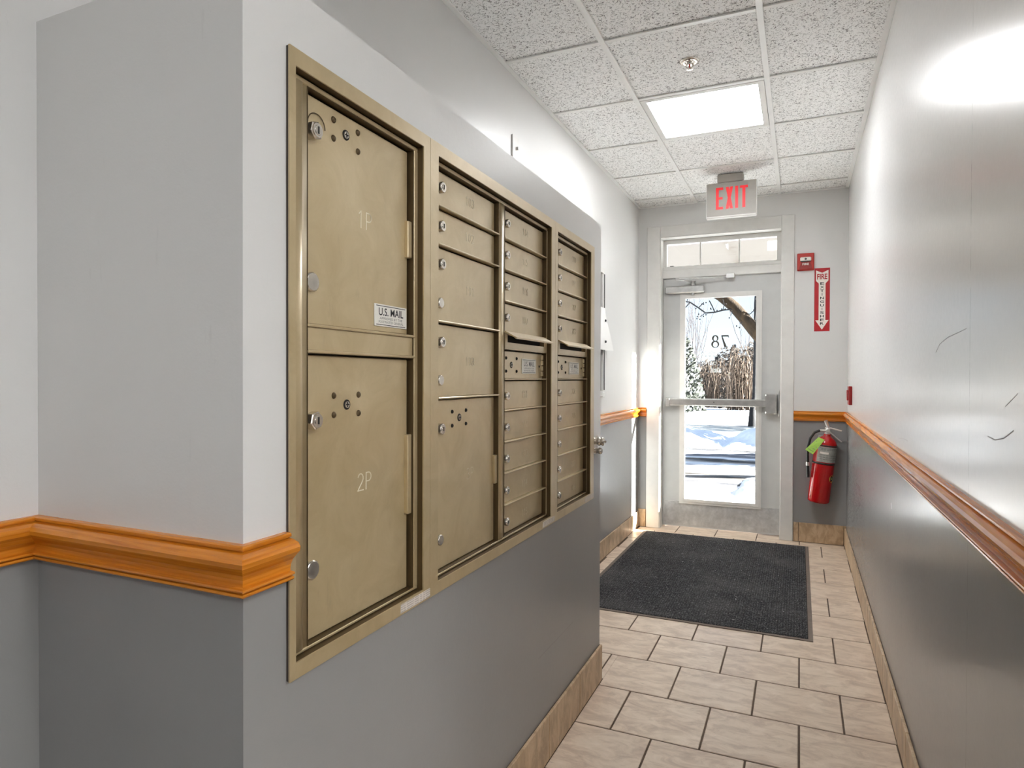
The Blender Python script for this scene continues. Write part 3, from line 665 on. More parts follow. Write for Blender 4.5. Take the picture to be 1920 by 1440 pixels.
# unit 2: five doors beside nine letter boxes
uB = unit_base('wide middle mailbox unit: five doors beside a column of nine small boxes', (1.1974, 1.9731, 1.231, 1.939), [(1.257, 1.576), (1.614, 1.934)], None)
R1 = [ROWS[0], ROWS[1], ROWS[2], 1.3473, 1.173, ROWS[-1]]
for i, nm in enumerate(('103', '102', '101', '108', '3P')):
    d = mdoor(uB, 1.257, 1.576, zb(R1[i+1]), zb(R1[i]))
    ny, nz = ((1.431, 1.6506), (1.429, 1.5637), (1.432, 1.433), (1.433, 1.2596), (1.434, .9836))[i]
    number(d, nm, ny, zd(nz), 0.027 if i == 4 else 0.021)
    kz = (1.650, 1.5627, 1.4768, 1.2999, 1.1032)[i]; lock(d, 1.2795, 1.22+(kz-1.22)*.998, True, 0.0125)
    if i > 1: pz = (0, 0, 1.3894, 1.2138, .8494)[i]; lock(d, 1.2815, 1.22+(pz-1.22)*.998, False, 0.0125, 0.007)
    if i == 4: screws(d, [(1.342, 1.1395), (1.411, 1.140), (1.342, 1.1065), (1.411, 1.107)], (1.3777, 1.124), 0.0045, True); hinge(d, 1.572, .936, 1.012)
for z in R1[1:-1]: divider(uB, 1.257, 1.579, zb(z))
def letter_column(u, ya, yb, names, ky, ny):
    for i, nm in enumerate(names[:4]+names[4:]):
        k = i if i < 4 else i+2
        d = mdoor(u, ya, yb, zb(ROWS[k+1]), zb(ROWS[k])); zc = (ROWS[k]+ROWS[k+1])/2
        number(d, nm, ny, zd(zc-0.001), 0.019); lock(d, ky, 1.22+(zc-.003-1.22)*.998, True, 0.0118)
    for k in (1, 2, 3, 4, 6, 7, 8, 9, 10): divider(u, ya, yb+0.003, zb(ROWS[k]))
    zt, zlo = zb(ROWS[4])-0.002, zb(ROWS[5])+0.002
    sp = MB(); s0, s1 = ya+0.018, yb-0.022; sz0, sz1 = zlo+0.016, zt-0.004
    sp.ring((ya+.001, zlo), (yb+.001, zt), (s0, sz0), (s1, sz1), mpl, -0.03, DB); p = obj('slot_panel', sp, M['brz'], u)
    b = MB(); b.box((FX-0.036, s0-.002, sz0-.002), (FX-0.030, s1+.002, sz1+.002)); obj('slot_opening', b, M['dark_hole'], p)
    b = MB()                                           # flared hood over the slot
    prof = [(DB-0.002, zt+0.0035), (DB+0.003, zt+0.004), (0.016, zt-0.0110), (0.022, zt-0.0135), (0.0215, zt-0.0180), (0.0185, zt-0.0180), (0.0145, zt-0.0140), (DB-0.001, zt+0.0005)]
    b.prism(prof, lambda a, z, t: (FX+a, t, z), ya-0.004, yb-0.036); obj('hood', b, M['brz_frame'], p)
    # the carrier's lock door under the slot
    d = mdoor(u, ya, yb, zb(ROWS[6]), zb(ROWS[5])); zc = zd((ROWS[5]+ROWS[6])/2); w = yb-ya
    screws(d, [(ya+w*.11, zc+.017), (ya+w*.11, zc-.020), (ya+w*.34, zc+.017), (ya+w*.34, zc-.020)], (ya+w*.225, zc-.002), 0.0045, True)
    mail_plate(d, ya+w*.46, ya+w*.80, zc-.026, zc+.018, False)
    b = MB(); b.lathe((FX+DD, yb-.032, zc-.003), (1, 0, 0), [(0, .004), (.0012, .0035)], 10); obj('rivet', b, M['dark_hole'], d)
    for q in (-.026, -.009, .009, .026):
        b = MB(); b.cyl((FX+DD, yb-.012, zc+q-.007), (FX+DD, yb-.012, zc+q+.007), .006, seg=10); obj('hinge_knuckle', b, M['brz_frame'], d)
    b = MB(); b.box((FX-0.034, ya, zb(ROWS[5])-.0015), (FX+DB, yb+.002, zb(ROWS[5])+.0015)); obj('divider', b, M['brz_frame'], u)
letter_column(uB, 1.614, 1.934, ['104', '105', '106', '107', '111', '112', '113', '114', '115'], 1.640, 1.787)
stk(uB, 1.867, 1.9731)
# unit 3
uC = unit_base('narrow far mailbox unit: single column of nine small boxes', (1.9739, 2.408, 1.9963, 2.3667), [(2.042, 2.3645)], None)
letter_column(uC, 2.042, 2.3645, ['200', '201', '202', '203', '204', '205', '206', '207', '208'], 2.070, 2.246)
stk(uC, 2.297, 2.408)
WARP[0] = None

# nickel latch knob on the wall corner past the mailboxes
r = thing('latch_knob', 'small ribbed nickel latch knob on the wall corner past the mailboxes', 'latch', (XM, 2.455, 0.95))
b = MB(); b.box((XM, 2.42, 0.922), (XM+0.004, 2.475, 0.992), 0.001); obj('plate', b, M['nickel'], r)
b = MB(); b.lathe((XM+0.004, 2.447, 0.972), (1, 0, 0), [(0, .013), (.010, .013), (.012, .017), (.017, .017), (.019, .014), (.024, .014), (.026, .017), (.031, .017), (.034, .010)], 20)
b.cyl((XM+.036, 2.447, 0.972), (XM+.046, 2.447, 0.972), .004, seg=10); obj('knob', b, M['nickel'], r)
b = MB(); b.lathe((XM+0.004, 2.447, 0.935), (1, 0, 0), [(0, .010), (.012, .010), (.014, .013), (.022, .013), (.026, .009)], 16); obj('cylinder', b, M['nickel'], r)

# switch plate on the left wall above the bump-out
r = thing('switch_plate', 'white toggle plate on the left wall just above the bump-out ledge', 'switch', (XL, 2.75, 2.225))
b = MB(); b.box((XL, 2.712, 2.222), (XL+0.007, 2.784, 2.337), 0.002); obj('plate', b, M['white_trim'], r)
b = MB(); b.box((XL+.006, 2.752, 2.276), (XL+.017, 2.760, 2.290), 0.001); obj('toggle', b, M['white_trim'], r)

# framed notice board on the left wall, mostly behind the bump-out
r = thing('notice_board', 'white framed notice board on the left wall, mostly hidden by the bump-out', 'notice board', (XL, 3.9, 1.10))
pl = lambda u, v, t: (XL+t, u, v)
b = MB(); b.ring((3.55, 1.10), (4.20, 1.95), (3.585, 1.135), (4.165, 1.915), pl, 0, 0.022); obj('frame', b, M['white_trim'], r)
b = MB(); b.box((XL+.002, 3.586, 1.136), (XL+.008, 4.164, 1.914)); obj('backing', b, M['notice_dark'], r)
b = MB(); b.box((XL+.0225, 4.178, 1.14), (XL+.0245, 4.196, 1.91)); o = obj('edge_strip', b, M['notice_dark'], r); o['label'] = 'dark edge strip'
b = MB(); b.box((XL+.0, 4.155, 1.092), (XL+.026, 4.192, 1.128), .003); obj('clip', b, M['white'], r)
b = MB(); nU, nV = 8, 10; vs = []
for j in range(nV+1):
    for i in range(nU+1):
        u = i/nU; v = j/nV; wdt = 0.19+0.13*(1-v)**1.3
        vs.append((XL+0.0305+0.02*(1-v)**1.5*u*u+0.004*math.sin(v*5), 4.00+wdt*u, 1.405+0.28*v))
b.add(vs, [(j*(nU+1)+i, j*(nU+1)+i+1, (j+1)*(nU+1)+i+1, (j+1)*(nU+1)+i) for j in range(nV) for i in range(nU)], 0, True)
b2 = MB(); b2.v = list(b.v)+[(x-0.0006, y, z) for x, y, z in b.v]; nb = len(b.v); b2.f = list(b.f)+[tuple(nb+i for i in reversed(f)) for f in b.f]; b2.mi = [0]*len(b2.f); b2.sm = [True]*len(b2.f)
for k, (y_, z_) in enumerate(((4.165, 1.60), (4.15, 1.46))): b2.lathe((XL+.0345+.006*k, y_, z_), (1, 0, 0), [(0, .008), (.006, .008), (.009, .004)], 10, 1)
p = tag(obj('notice_sheet', b2, [M['paper'], M['ink']], None, (XL, 4.1, 1.40)), 'white paper sheet curling off the notice board, corner flaring out', 'paper')
b = MB(); b.box((XL, 3.95, 2.005), (XL+.002, 4.165, 2.135)); tag(obj('wall_notice', b, M['paper'], None, (XL, 4.05, 2.0)), 'pale paper notice flat on the left wall above the framed board', 'paper')

# ------------------------------------------------------------------ exit door
YD = 5.39
door = thing('door_1', 'white framed glazed exit door with a push bar and transom', 'door', (-0.58, YD, 0), None, 'structure')
ep = lambda u, v, t: (u, t, v)
b = MB()
b.box((-1.143, YE-0.016, 0), (DX0+0.008, YE, 2.448), 0.003); b.box((DX1-0.008, YE-0.016, 0), (-0.040, YE, 2.448), 0.003); b.box((DX0+0.0085, YE-0.016, 2.357), (DX1-0.0085, YE, 2.448), 0.003)
obj('casing', b, M['white_trim'], door)
b = MB()
b.box((DX0, YE-0.012, 0), (DX0+0.012, YE+0.2, DZ)); b.box((DX1-0.012, YE-0.012, 0), (DX1, YE+0.2, DZ)); b.box((DX0+.012, YE-0.012, DZ-0.012), (DX1-.012, YE+0.2, DZ))
b.box((DX0+.012, YD+.045, 0), (DX0+.028, YD+.075, 2.04)); b.box((DX1-.028, YD+.045, 0), (DX1-.012, YD+.075, 2.04))
obj('jamb', b, M['white_trim'], door)
b = MB(); b.box((DX0+.012, YD-0.03, 2.036), (DX1-.012, YD+.09, 2.10), 0.003); b.box((DX0+.012, YD-0.018, 2.1005), (DX1-.012, YD+.06, 2.132), 0.003); obj('transom_bar', b, M['white_trim'], door)
xl, xr = DX0+0.014, DX1-0.014
GXa, GXb, GZa, GZb = -0.853, -0.312, 0.238, 1.866
b = MB(); b.ring((xl, 0.008), (xr, 2.032), (GXa-.012, GZa-.012), (GXb+.012, GZb+.012), ep, YD+0.044, YD); leaf = obj('leaf', b, M['door_grey'], door)
b = MB(); b.ring((GXa-.042, GZa-.040), (GXb+.042, GZb+.040), (GXa, GZa), (GXb, GZb), ep, YD+0.004, YD-0.010)
b.ring((GXa-.022, GZa-.021), (GXb+.022, GZb+.021), (GXa, GZa), (GXb, GZb), ep, YD-0.009, YD-0.015); obj('glass_frame', b, M['white_trim'], leaf)
b = MB(); b.box((GXa-.008, YD+.018, GZa-.008), (GXb+.008, YD+.024, GZb+.008)); obj('glass', b, M['glass'], leaf)
b = MB(); b.box((xl+.012, YD-.0025, 0.022), (xr-.004, YD, 0.214), 0.0008); obj('kick_plate', b, M['kick'], leaf)
# push bar
b = MB(); b.box((-0.985, YD-.062, 0.998), (-0.226, YD-.022, 1.056), 0.008); pb = obj('push_bar', b, M['steel'], door)
b = MB(); b.box((-0.998, YD-.068, 0.992), (-0.965, YD-.0, 1.060), 0.006); obj('end_bracket', b, M['steel'], pb)
b = MB(); b.box((-0.2275, YD-.058, 1.000), (-0.218, YD-.02, 1.054), 0.002); obj('bar_end_gap', b, M['black'], pb)
b = MB(); b.box((-0.240, YD-.075, 0.948), (-0.158, YD-.0, 1.103), 0.006); b.box((-0.240, YD-.0735, 0.965), (-0.232, YD-.077, 1.086)); obj('latch_case', b, M['steel'], pb)
b = MB(); b.cyl((-0.62, YD-.0635, 1.03), (-0.62, YD-.0618, 1.03), .004, seg=10); obj('dogging_screw', b, M['dark_hole'], pb)
b = MB(); b.box((-0.148, YD-.03, 0.925), (-0.1345, YD-.004, 1.13), 0.002); obj('strike_plate', b, M['steel'], door)
# closer
b = MB(); b.box((-1.012, YD-.052, 1.908), (-0.700, YD-.001, 1.968), 0.009); cl = obj('door_closer', b, M['steel'], door)
b = MB(); b.cyl((-0.792, YD-.03, 1.893), (-0.792, YD-.03, 1.998), .014, seg=16); b.cyl((-0.792, YD-.03, 1.998), (-0.792, YD-.03, 2.004), .020, seg=16); obj('pinion', b, M['steel'], cl)
b = MB(); b.tube([(-0.792, YD-.03, 2.001), (-0.86, YD-.10, 2.006), (-0.90, YD-.135, 2.008)], .008, 8); b.cyl((-0.90, YD-.135, 2.000), (-0.90, YD-.135, 2.018), .013, seg=14)
b.tube([(-0.90, YD-.135, 2.014), (-0.70, YD-.09, 2.016), (-0.505, YD-.045, 2.019)], .0065, 8); obj('arm', b, M['steel'], cl)
b = MB(); b.box((-0.535, YD-.062, 2.008), (-0.47, YD-.029, 2.046), 0.003); obj('arm_shoe', b, M['steel'], cl)
# decals on the outer side of the glass, read mirrored from inside
dp = lambda u, v, t: (u, YD+.0245+t, v)
b = MB()
def ringlet(cx, cz, rx, rz, w0, w1, n=20):
    o_, i_ = [], []
    for k in range(n):
        a = 2*PI*k/n; w = w0+(w1-w0)*(abs(math.sin(a*0.5+0.6)))
        o_.append((cx+rx*math.cos(a), cz+rz*math.sin(a))); i_.append((cx+(rx-w)*math.cos(a), cz+(rz-w*.6)*math.sin(a)))
    vs = [dp(u, v, .0006) for u, v in o_+i_]; b.add(vs, [(k, (k+1) % n, n+(k+1) % n, n+k) for k in range(n)])
ringlet(-0.622, 1.542, 0.025, 0.026, .007, .015); ringlet(-0.622, 1.494, 0.031, 0.029, .007, .016)
b.prism([(-.575, 1.566), (-.520, 1.566), (-.517, 1.545), (-.521, 1.545), (-.525, 1.554), (-.575, 1.554)], dp, 0, .0006)
b.prism([(-.575, 1.556), (-.566, 1.556), (-.532, 1.470), (-.552, 1.470)], dp, 0, .0006)
o = obj('house_number', b, M['decal_dark'], leaf); o['label'] = 'number 78 seen mirrored through the glass'
b = MB()
for (x0, x1, z0, z1, n) in ((-.752, -.604, 1.396, 1.440, 9), (-.676, -.606, 1.330, 1.364, 2), (-.655, -.573, 1.268, 1.308, 5)):
    step = (x1-x0)/n
    for k in range(n):
        u = x0+k*step; hh = (z1-z0)*(1 if (k % 3 == 0) else 0.7)
        if k % 2: stroke(b, arc(u+step*.45, z0+hh*.5, step*.36, hh*.48, 20, 330, 7), .0048, dp, 0, .0005)
        else: stroke(b, [(u+step*.1, z0), (u+step*.1, z0+hh), (u+step*.7, z0+hh*.85), (u+step*.72, z0)], .0048, dp, 0, .0005)
o = obj('address_lines', b, M['decal_white'], leaf); o['label'] = 'small worn white lettering seen mirrored'
# transom window over the door
win = thing('window_1', 'three light transom window over the exit door', 'window', (-0.58, YD, 2.13), None, 'structure')
b = MB(); b.ring((DX0+.012, 2.1325), (DX1-.012, DZ-.0125), (-1.006, 2.134), (-0.166, 2.318), ep, YD+.05, YD-.004); obj('frame', b, M['white_trim'], win)
for x in (-.7385, -.4415):
    b = MB(); b.box((x-.006, YD+.006, 2.134), (x+.006, YD+.026, 2.318)); obj('muntin', b, M['white_trim'], win)
for xa, xb in ((-1.008, -.7445), (-.7325, -.4475), (-.4355, -.164)):
    b = MB(); b.box((xa, YD+.013, 2.132), (xb, YD+.018, 2.320)); obj('pane', b, M['glass'], win)
b = MB(); b.box((-.985, YD+.0285, 2.139), (-.955, YD+.036, 2.147)); obj('vent_tab', b, M['black'], win)

# ------------------------------------------------------------------ exit sign
ex0, ex1, ez0, ez1, ey = -0.597, -0.270, 2.317, 2.556, 4.62
r = thing('exit_sign', 'EXIT sign with red letters hanging from the ceiling before the door', 'exit sign', ((ex0+ex1)/2, ey, CH))
b = MB(); b.box((ex0, ey, ez0), (ex1, ey+0.045, ez1), 0.005); obj('housing', b, M['white_trim'], r)
b = MB(); b.box((ex0+.006, ey-.003, ez0+.012), (ex1-.004, ey+.001, ez1-.004), 0.001); obj('face_plate', b, M['exit_face'], r)
b = MB(); b.box((ex0+.075, ey-.012, ez1-.002), (ex1-.085, ey+.055, CH-.001), 0.004); obj('canopy', b, M['exit_face'], r)
b = MB(); t0, t1 = ey-.003, ey-.0036; W_, H_ = ex1-ex0, ez1-ez0
lx = lambda p: ex0+W_*p; z0_, z1_ = ez0+H_*.235, ez0+H_*.855; wd = W_*.058; hb = (z1_-z0_)*.115
def bx(a, c, d_, e): b.box((a, t1, c), (d_, t0, e))
xa = lx(.20); bx(xa, z0_, xa+wd, z1_); bx(xa+wd, z0_, lx(.345), z0_+hb); bx(xa+wd, z1_-hb, lx(.345), z1_); bx(xa+wd, (z0_+z1_)/2-hb*.45, lx(.335), (z0_+z1_)/2+hb*.5)
b.prism([(lx(.395), z1_), (lx(.455), z1_), (lx(.54), z0_), (lx(.48), z0_)], ep, t0, t1); b.prism([(lx(.48), z1_), (lx(.54), z1_), (lx(.455), z0_), (lx(.395), z0_)], ep, t0-.0001, t1-.0001)
bx(lx(.583), z0_, lx(.583)+wd, z1_); bx(lx(.675), z1_-hb, lx(.83), z1_); bx(lx(.7525)-wd/2, z0_, lx(.7525)+wd/2, z1_-hb)
obj('exit_lettering', b, M['exit_red'], r)

# fire alarm strobe
ax0, ax1, az0, az1 = -0.022, 0.093, 2.022, 2.152; yf = YE
r = thing('fire_alarm', 'red fire alarm strobe on the end wall beside the door casing', 'fire alarm', ((ax0+ax1)/2, yf, az0))
b = MB(); b.box((ax0, yf-.012, az0), (ax1, yf, az1), 0.004); bd = obj('back_plate', b, M['alarm_red'], r)
b = MB(); pts = [(ax0+.004, az0+.006), (ax1-.004, az0+.004), (ax1-.008, az1-.012), ((ax0+ax1)/2, az1-.005), (ax0+.008, az1-.012)]
b.prism(pts, ep, yf-.012, yf-.036); obj('horn_body', b, M['alarm_red'], r)
b = MB(); pts = [(ax0+.012, az0+.010), (ax1-.012, az0+.010), (ax1-.026, az0+.058), (ax0+.026, az0+.058)]; b.prism(pts, ep, yf-.036, yf-.040); obj('horn_grille', b, M['alarm_dark'], r)
b = MB(); b.box((ax0+.020, yf-.050, az0+.066), (ax1-.020, yf-.036, az0+.096), .006); obj('strobe_lens', b, M['sign_white'], r)
b = MB(); b.lathe(((ax0+ax1)/2, yf-.050, az0+.081), (0, -1, 0), [(0, .008), (.002, .006)], 12); b.box((ax0+.024, yf-.0505, az0+.062), (ax1-.024, yf-.036, az0+.0665)); obj('strobe_bulb', b, M['ink'], r)
b = MB(); add_text(b, 'FIRE', ep, ax0+.036, az0+.036, yf-.0404, ax1-ax0-.072, .016, .02); obj('lettering', b, M['sign_white'], r)

# fire extinguisher sign
sx0, sx1, sz0, sz1 = 0.096, 0.199, 1.570, 2.036
b = MB(); b.box((sx0, YE-.0025, sz0), (sx1, YE, sz1)); r = tag(obj('fire_extinguisher_sign', b, M['sign_red'], None, (0.147, YE, sz0)), 'tall red FIRE EXTINGUISHER sign with white down arrow on the end wall', 'sign')
b = MB(); yy = YE-.0025; w = sx1-sx0; u = lambda p: sx0+w*p; v_ = lambda p: sz1-(sz1-sz0)*p
b.prism([(u(.10), v_(.035)), (u(.5), v_(.075)), (u(.90), v_(.035)), (u(.90), v_(.20)), (u(.72), v_(.245)), (u(.72), v_(.825)), (u(.93), v_(.825)), (u(.5), v_(.975)), (u(.07), v_(.825)), (u(.28), v_(.825)), (u(.28), v_(.245)), (u(.10), v_(.20))], ep, yy, yy-.0006)
o = obj('arrow', b, M['sign_white'], r)
b = MB(); add_text(b, 'FIRE', ep, u(.17), v_(.18), yy-.0009, w*.66, w*.40, .03)
obj('fire_lettering', b, M['red_ink'], r)
b = MB()
for k, ch in enumerate('EXTINGUISHER'): add_text(b, ch, ep, u(.5), v_(.265+.0575*k), yy-.0009, None if ch == 'I' else w*.25, .0185, .02, 0, True)
obj('vertical_lettering', b, M['ink'], r)

# pull station on the right wall
r = thing('pull_station', 'small red fire alarm pull box on the right wall by the corner', 'fire alarm', (XR, 4.86, 1.045))
b = MB(); b.box((XR-.022, 4.80, 1.046), (XR, 4.905, 1.170), .003); obj('body', b, M['pull_red'], r)
b = MB(); b.box((XR-.030, 4.815, 1.075), (XR-.022, 4.89, 1.145), .003); obj('pull_handle', b, M['pull_red'], r)

# fire extinguisher, hanging a little tilted
ey_ = YE-0.088; B0 = Vector((0.129, ey_, 0.322)); ax = Vector((0.115, 0.0, 1.0)).normalized(); R_ = 0.0735
side = Vector((ax.z, 0, -ax.x)); fr = Vector((0, -1, 0))
P_ = lambda s, f, h: B0+side*s+fr*f+ax*h
r = thing('fire_extinguisher', 'red fire extinguisher with a lime green tag hanging under the oak rail', 'fire extinguisher', tuple(B0))
b = MB(); b.lathe(B0, ax, [(0, .060), (.006, .070), (.016, R_), (.425, R_), (.450, .066), (.468, .050), (.480, .032), (.486, .024), (.500, .022)], 36); obj('cylinder', b, M['red_paint'], r)
b = MB(); N = 18; prof = [(.300, R_+.0006), (.412, R_+.0006)]; vs = []
for h_, rr in prof:
    for k in range(N+1):
        a = math.radians(-42+142*k/N); d_ = side*math.sin(a)+fr*math.cos(a); vs.append(B0+ax*h_+d_*rr)
b.add(vs, [(k, k+1, N+2+k, N+1+k) for k in range(N)], 0, True)
for h_, rr in prof[:1]:
    for (h0, h1, a0, a1) in ((.360, .374, -26, 18),):
        vs = []
        for hh in (h0, h1):
            for k in range(7):
                a = math.radians(a0+(a1-a0)*k/6); vs.append(B0+ax*hh+(side*math.sin(a)+fr*math.cos(a))*(rr+.0006))
        b.add(vs, [(k, k+1, 8+k, 7+k) for k in range(6)], 1, True)
    for h0 in (.320, .335, .349, .388, .398):
        vs = []
        for hh in (h0, h0+.0035):
            for k in range(9):
                a = math.radians(-30+110*k/8); vs.append(B0+ax*hh+(side*math.sin(a)+fr*math.cos(a))*(rr+.0004))
        b.add(vs, [(k, k+1, 10+k, 9+k) for k in range(8)], 2, True)
o = obj('silver_label', b, [M['silver_label'], M['sign_white'], M['grey_ink']], r); o['label'] = 'silver printed label band'
b = MB(); b.lathe(P_(0, 0, .283), ax, [(0, R_+.0005), (0, R_+.003), (.012, R_+.003), (.012, R_+.0005)], 36)
b.lathe(P_(0, 0, .414), ax, [(0, R_+.0003), (0, R_+.0015), (.010, R_+.0012), (.010, R_-.001)], 36); obj('bracket_strap', b, M['black'], r)
b = MB(); a = math.radians(62); d_ = side*math.sin(a)+fr*math.cos(a); tg = side*math.cos(a)-fr*math.sin(a); c_ = B0+ax*.186
def disc(rr, off, mi):
    n = 18; vs = []
    for k in range(n):
        q = 2*PI*k/n; al = a+rr*math.cos(q)/R_; vs.append(B0+ax*(.186+rr*math.sin(q))+(side*math.sin(al)+fr*math.cos(al))*(R_+off))
    b.add(vs, [tuple(range(n))], mi)
disc(.027, .0006, 0); disc(.017, .0010, 1); disc(.006, .0013, 0)
obj('round_sticker', b, [M['yellow'], M['ink']], r)
b = MB(); b.lathe(P_(0, 0, .498), ax, [(0, .019), (.010, .019), (.012, .015), (.040, .015), (.046, .011)], 20); b.cyl(P_(-.012, .004, .522), P_(-.052, .012, .520), .010, .007, 12)
b.cyl(P_(0, .010, .525), P_(0, .032, .525), .012, seg=14); v = obj('valve', b, M['alu'], r)
b = MB(); b.tube([P_(-.02, 0, .540), P_(.02, 0, .543), P_(.090, .004, .534)], [.008, .008, .006], 8); b.tube([P_(-.022, 0, .596), P_(-.008, 0, .565), P_(.004, 0, .545)], [.012, .011, .009], 8); obj('squeeze_lever', b, M['alu'], r)
b = MB(); b.tube([P_(.005, 0, .520), P_(.05, .002, .488), P_(.098, .004, .455)], [.009, .007, .006], 8); obj('carry_handle', b, M['alu'], r)
b = MB(); b.tube([P_(-.052, .012, .520), P_(-.085, .022, .500), P_(-.108, .030, .455), P_(-.114, .032, .39), P_(-.110, .032, .33), P_(-.102, .030, .275)], .0095, 10); obj('hose', b, M['black'], r)
b = MB(); b.cyl(P_(-.1025, .030, .280), P_(-.1005, .030, .255), .013, seg=14); b.cyl(P_(-.1005, .030, .255), P_(-.088, .028, .170), .0095, .011, 12, mi=1); obj('nozzle', b, [M['alu'], M['black']], r)
b = MB(); tq = [P_(-.132, .068, .372), P_(-.078, .075, .346), P_(-.014, .070, .462), P_(-.056, .060, .474)]; vs = tq+[p_+Vector((0, .0008, 0)) for p_ in tq]
b.add(vs, [(0, 1, 2, 3), (7, 6, 5, 4), (0, 4, 5, 1), (1, 5, 6, 2), (2, 6, 7, 3), (3, 7, 4, 0)])
def tp(s_, t_): return (tq[0]*(1-s_)+tq[1]*s_)*(1-t_)+(tq[3]*(1-s_)+tq[2]*s_)*t_+Vector((0, -.0007, 0))
for k in range(5): b.add([tp(.15, .12+.15*k), tp(.85, .12+.15*k), tp(.85, .145+.15*k), tp(.15, .145+.15*k)], [(0, 1, 2, 3)], 1)
b.tube([tp(.5, .97), P_(-.01, .03, .50)], .001, 5, 1); o = obj('inspection_tag', b, [M['green_tag'], M['grey_ink']], r); o['label'] = 'lime green inspection tag'
b = MB(); b.box((0.13, YE-.016, 0.55), (0.19, YE, 0.80), .002); b.box((0.145, YE-.05, 0.775), (0.175, YE-.002, 0.785)); obj('wall_hanger', b, M['steel'], r)

# entrance mat
mx0, mx1, my0, my1 = -1.125, 0.066, 3.285, 5.135
r = thing('entrance_mat', 'charcoal ribbed entrance mat with rubber edge before the exit door', 'mat', (mx0/2+mx1/2, my0, 0))
pl = lambda u, v, t: (u, v, t)
b = MB(); b.ring((mx0, my0), (mx1, my1), (mx0+.022, my0+.022), (mx1-.022, my1-.022), pl, 0.0008, 0.004); obj('rubber_edge', b, M['rubber'], r)
b = MB(); b.box((mx0+.0215, my0+.0215, 0.0008), (mx1-.0215, my1-.0215, 0.009), .003); obj('pile', b, M['carpet'], r)

# ------------------------------------------------------------------ outside
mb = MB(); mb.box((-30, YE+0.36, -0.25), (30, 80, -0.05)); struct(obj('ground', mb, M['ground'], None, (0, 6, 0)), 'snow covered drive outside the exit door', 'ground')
mb = MB(); mb.box((-2.6, YE+0.36, -0.2), (1.3, 6.35, -0.03), .01); struct(obj('doorstep', mb, M['snow'], None, (0, 6, 0)), 'trampled snowy slab outside the exit door', 'step')
mb = MB(); mb.box((-2.6, YE+0.2, 2.45), (1.26, 7.45, 2.75)); struct(obj('roof_soffit', mb, M['soffit'], None, (0, 6, 2.45)), 'cream porch soffit outside over the exit door', 'soffit')
def mound(name, label, cx, cy, rx, ry, h, seed):
    rnd = random.Random(seed); b = MB(); nx, ny = 34, 22; vs = []
    ph = [rnd.uniform(0, 6.3) for _ in range(8)]
    for j in range(ny+1):
        for i in range(nx+1):
            u = -1+2*i/nx; v = -1+2*j/ny; e = max(0, 1-u*u)*max(0, 1-v*v)
            z = h*(e**0.6)*(0.72+0.2*math.sin(4*u+ph[0]+2*v)+0.13*math.sin(9*u+ph[1])*math.cos(7*v+ph[2])+0.08*math.sin(17*u+ph[3]+11*v)+rnd.uniform(-.05, .05))
            vs.append((cx+u*rx, cy+v*ry, -0.06+max(0, z)))
    b.add(vs, [(j*(nx+1)+i, j*(nx+1)+i+1, (j+1)*(nx+1)+i+1, (j+1)*(nx+1)+i) for j in range(ny) for i in range(nx)], 0, True)
    tag(obj(name, b, M['snow'], None, (cx, cy, -0.05)), label, 'snow bank')
mound('snow_bank', 'large sunlit snow bank left of the drive behind the door glass', -3.05, 13.2, 1.75, 1.2, 0.62, 3)
mound('snow_bank', 'lumpy snow bank right of the drive beside the dark trunk', 0.35, 13.7, 1.62, 1.7, 0.50, 5)
mound('snow_bank', 'small grey snow heap at the near right of the drive', 0.35, 8.0, 1.0, 0.8, 0.26, 8)

def branchy(b, p, d, L, r, depth, rnd, mi=0, spread=0.55, up=0.12, kids=(2, 4), seg=5):
    pts = [Vector(p)]; d = Vector(d).normalized(); n = 4
    for i in range(n):
        d = (d+Vector((rnd.uniform(-1, 1), rnd.uniform(-1, 1), rnd.uniform(-.6, 1)))*0.13+Vector((0, 0, up*.3))).normalized(); pts.append(pts[-1]+d*L/n)
    b.tube(pts, [r*(1-.6*i/n) for i in range(n+1)], seg, mi)
    if depth:
        for _ in range(rnd.randint(*kids)):
            k = rnd.randint(1, n); q = (d+Vector((rnd.uniform(-1, 1), rnd.uniform(-1, 1), rnd.uniform(-.5, .9)))*spread).normalized()
            branchy(b, pts[k], q, L*rnd.uniform(.5, .75), r*.5, depth-1, rnd, mi, spread, up, kids, max(3, seg-1))
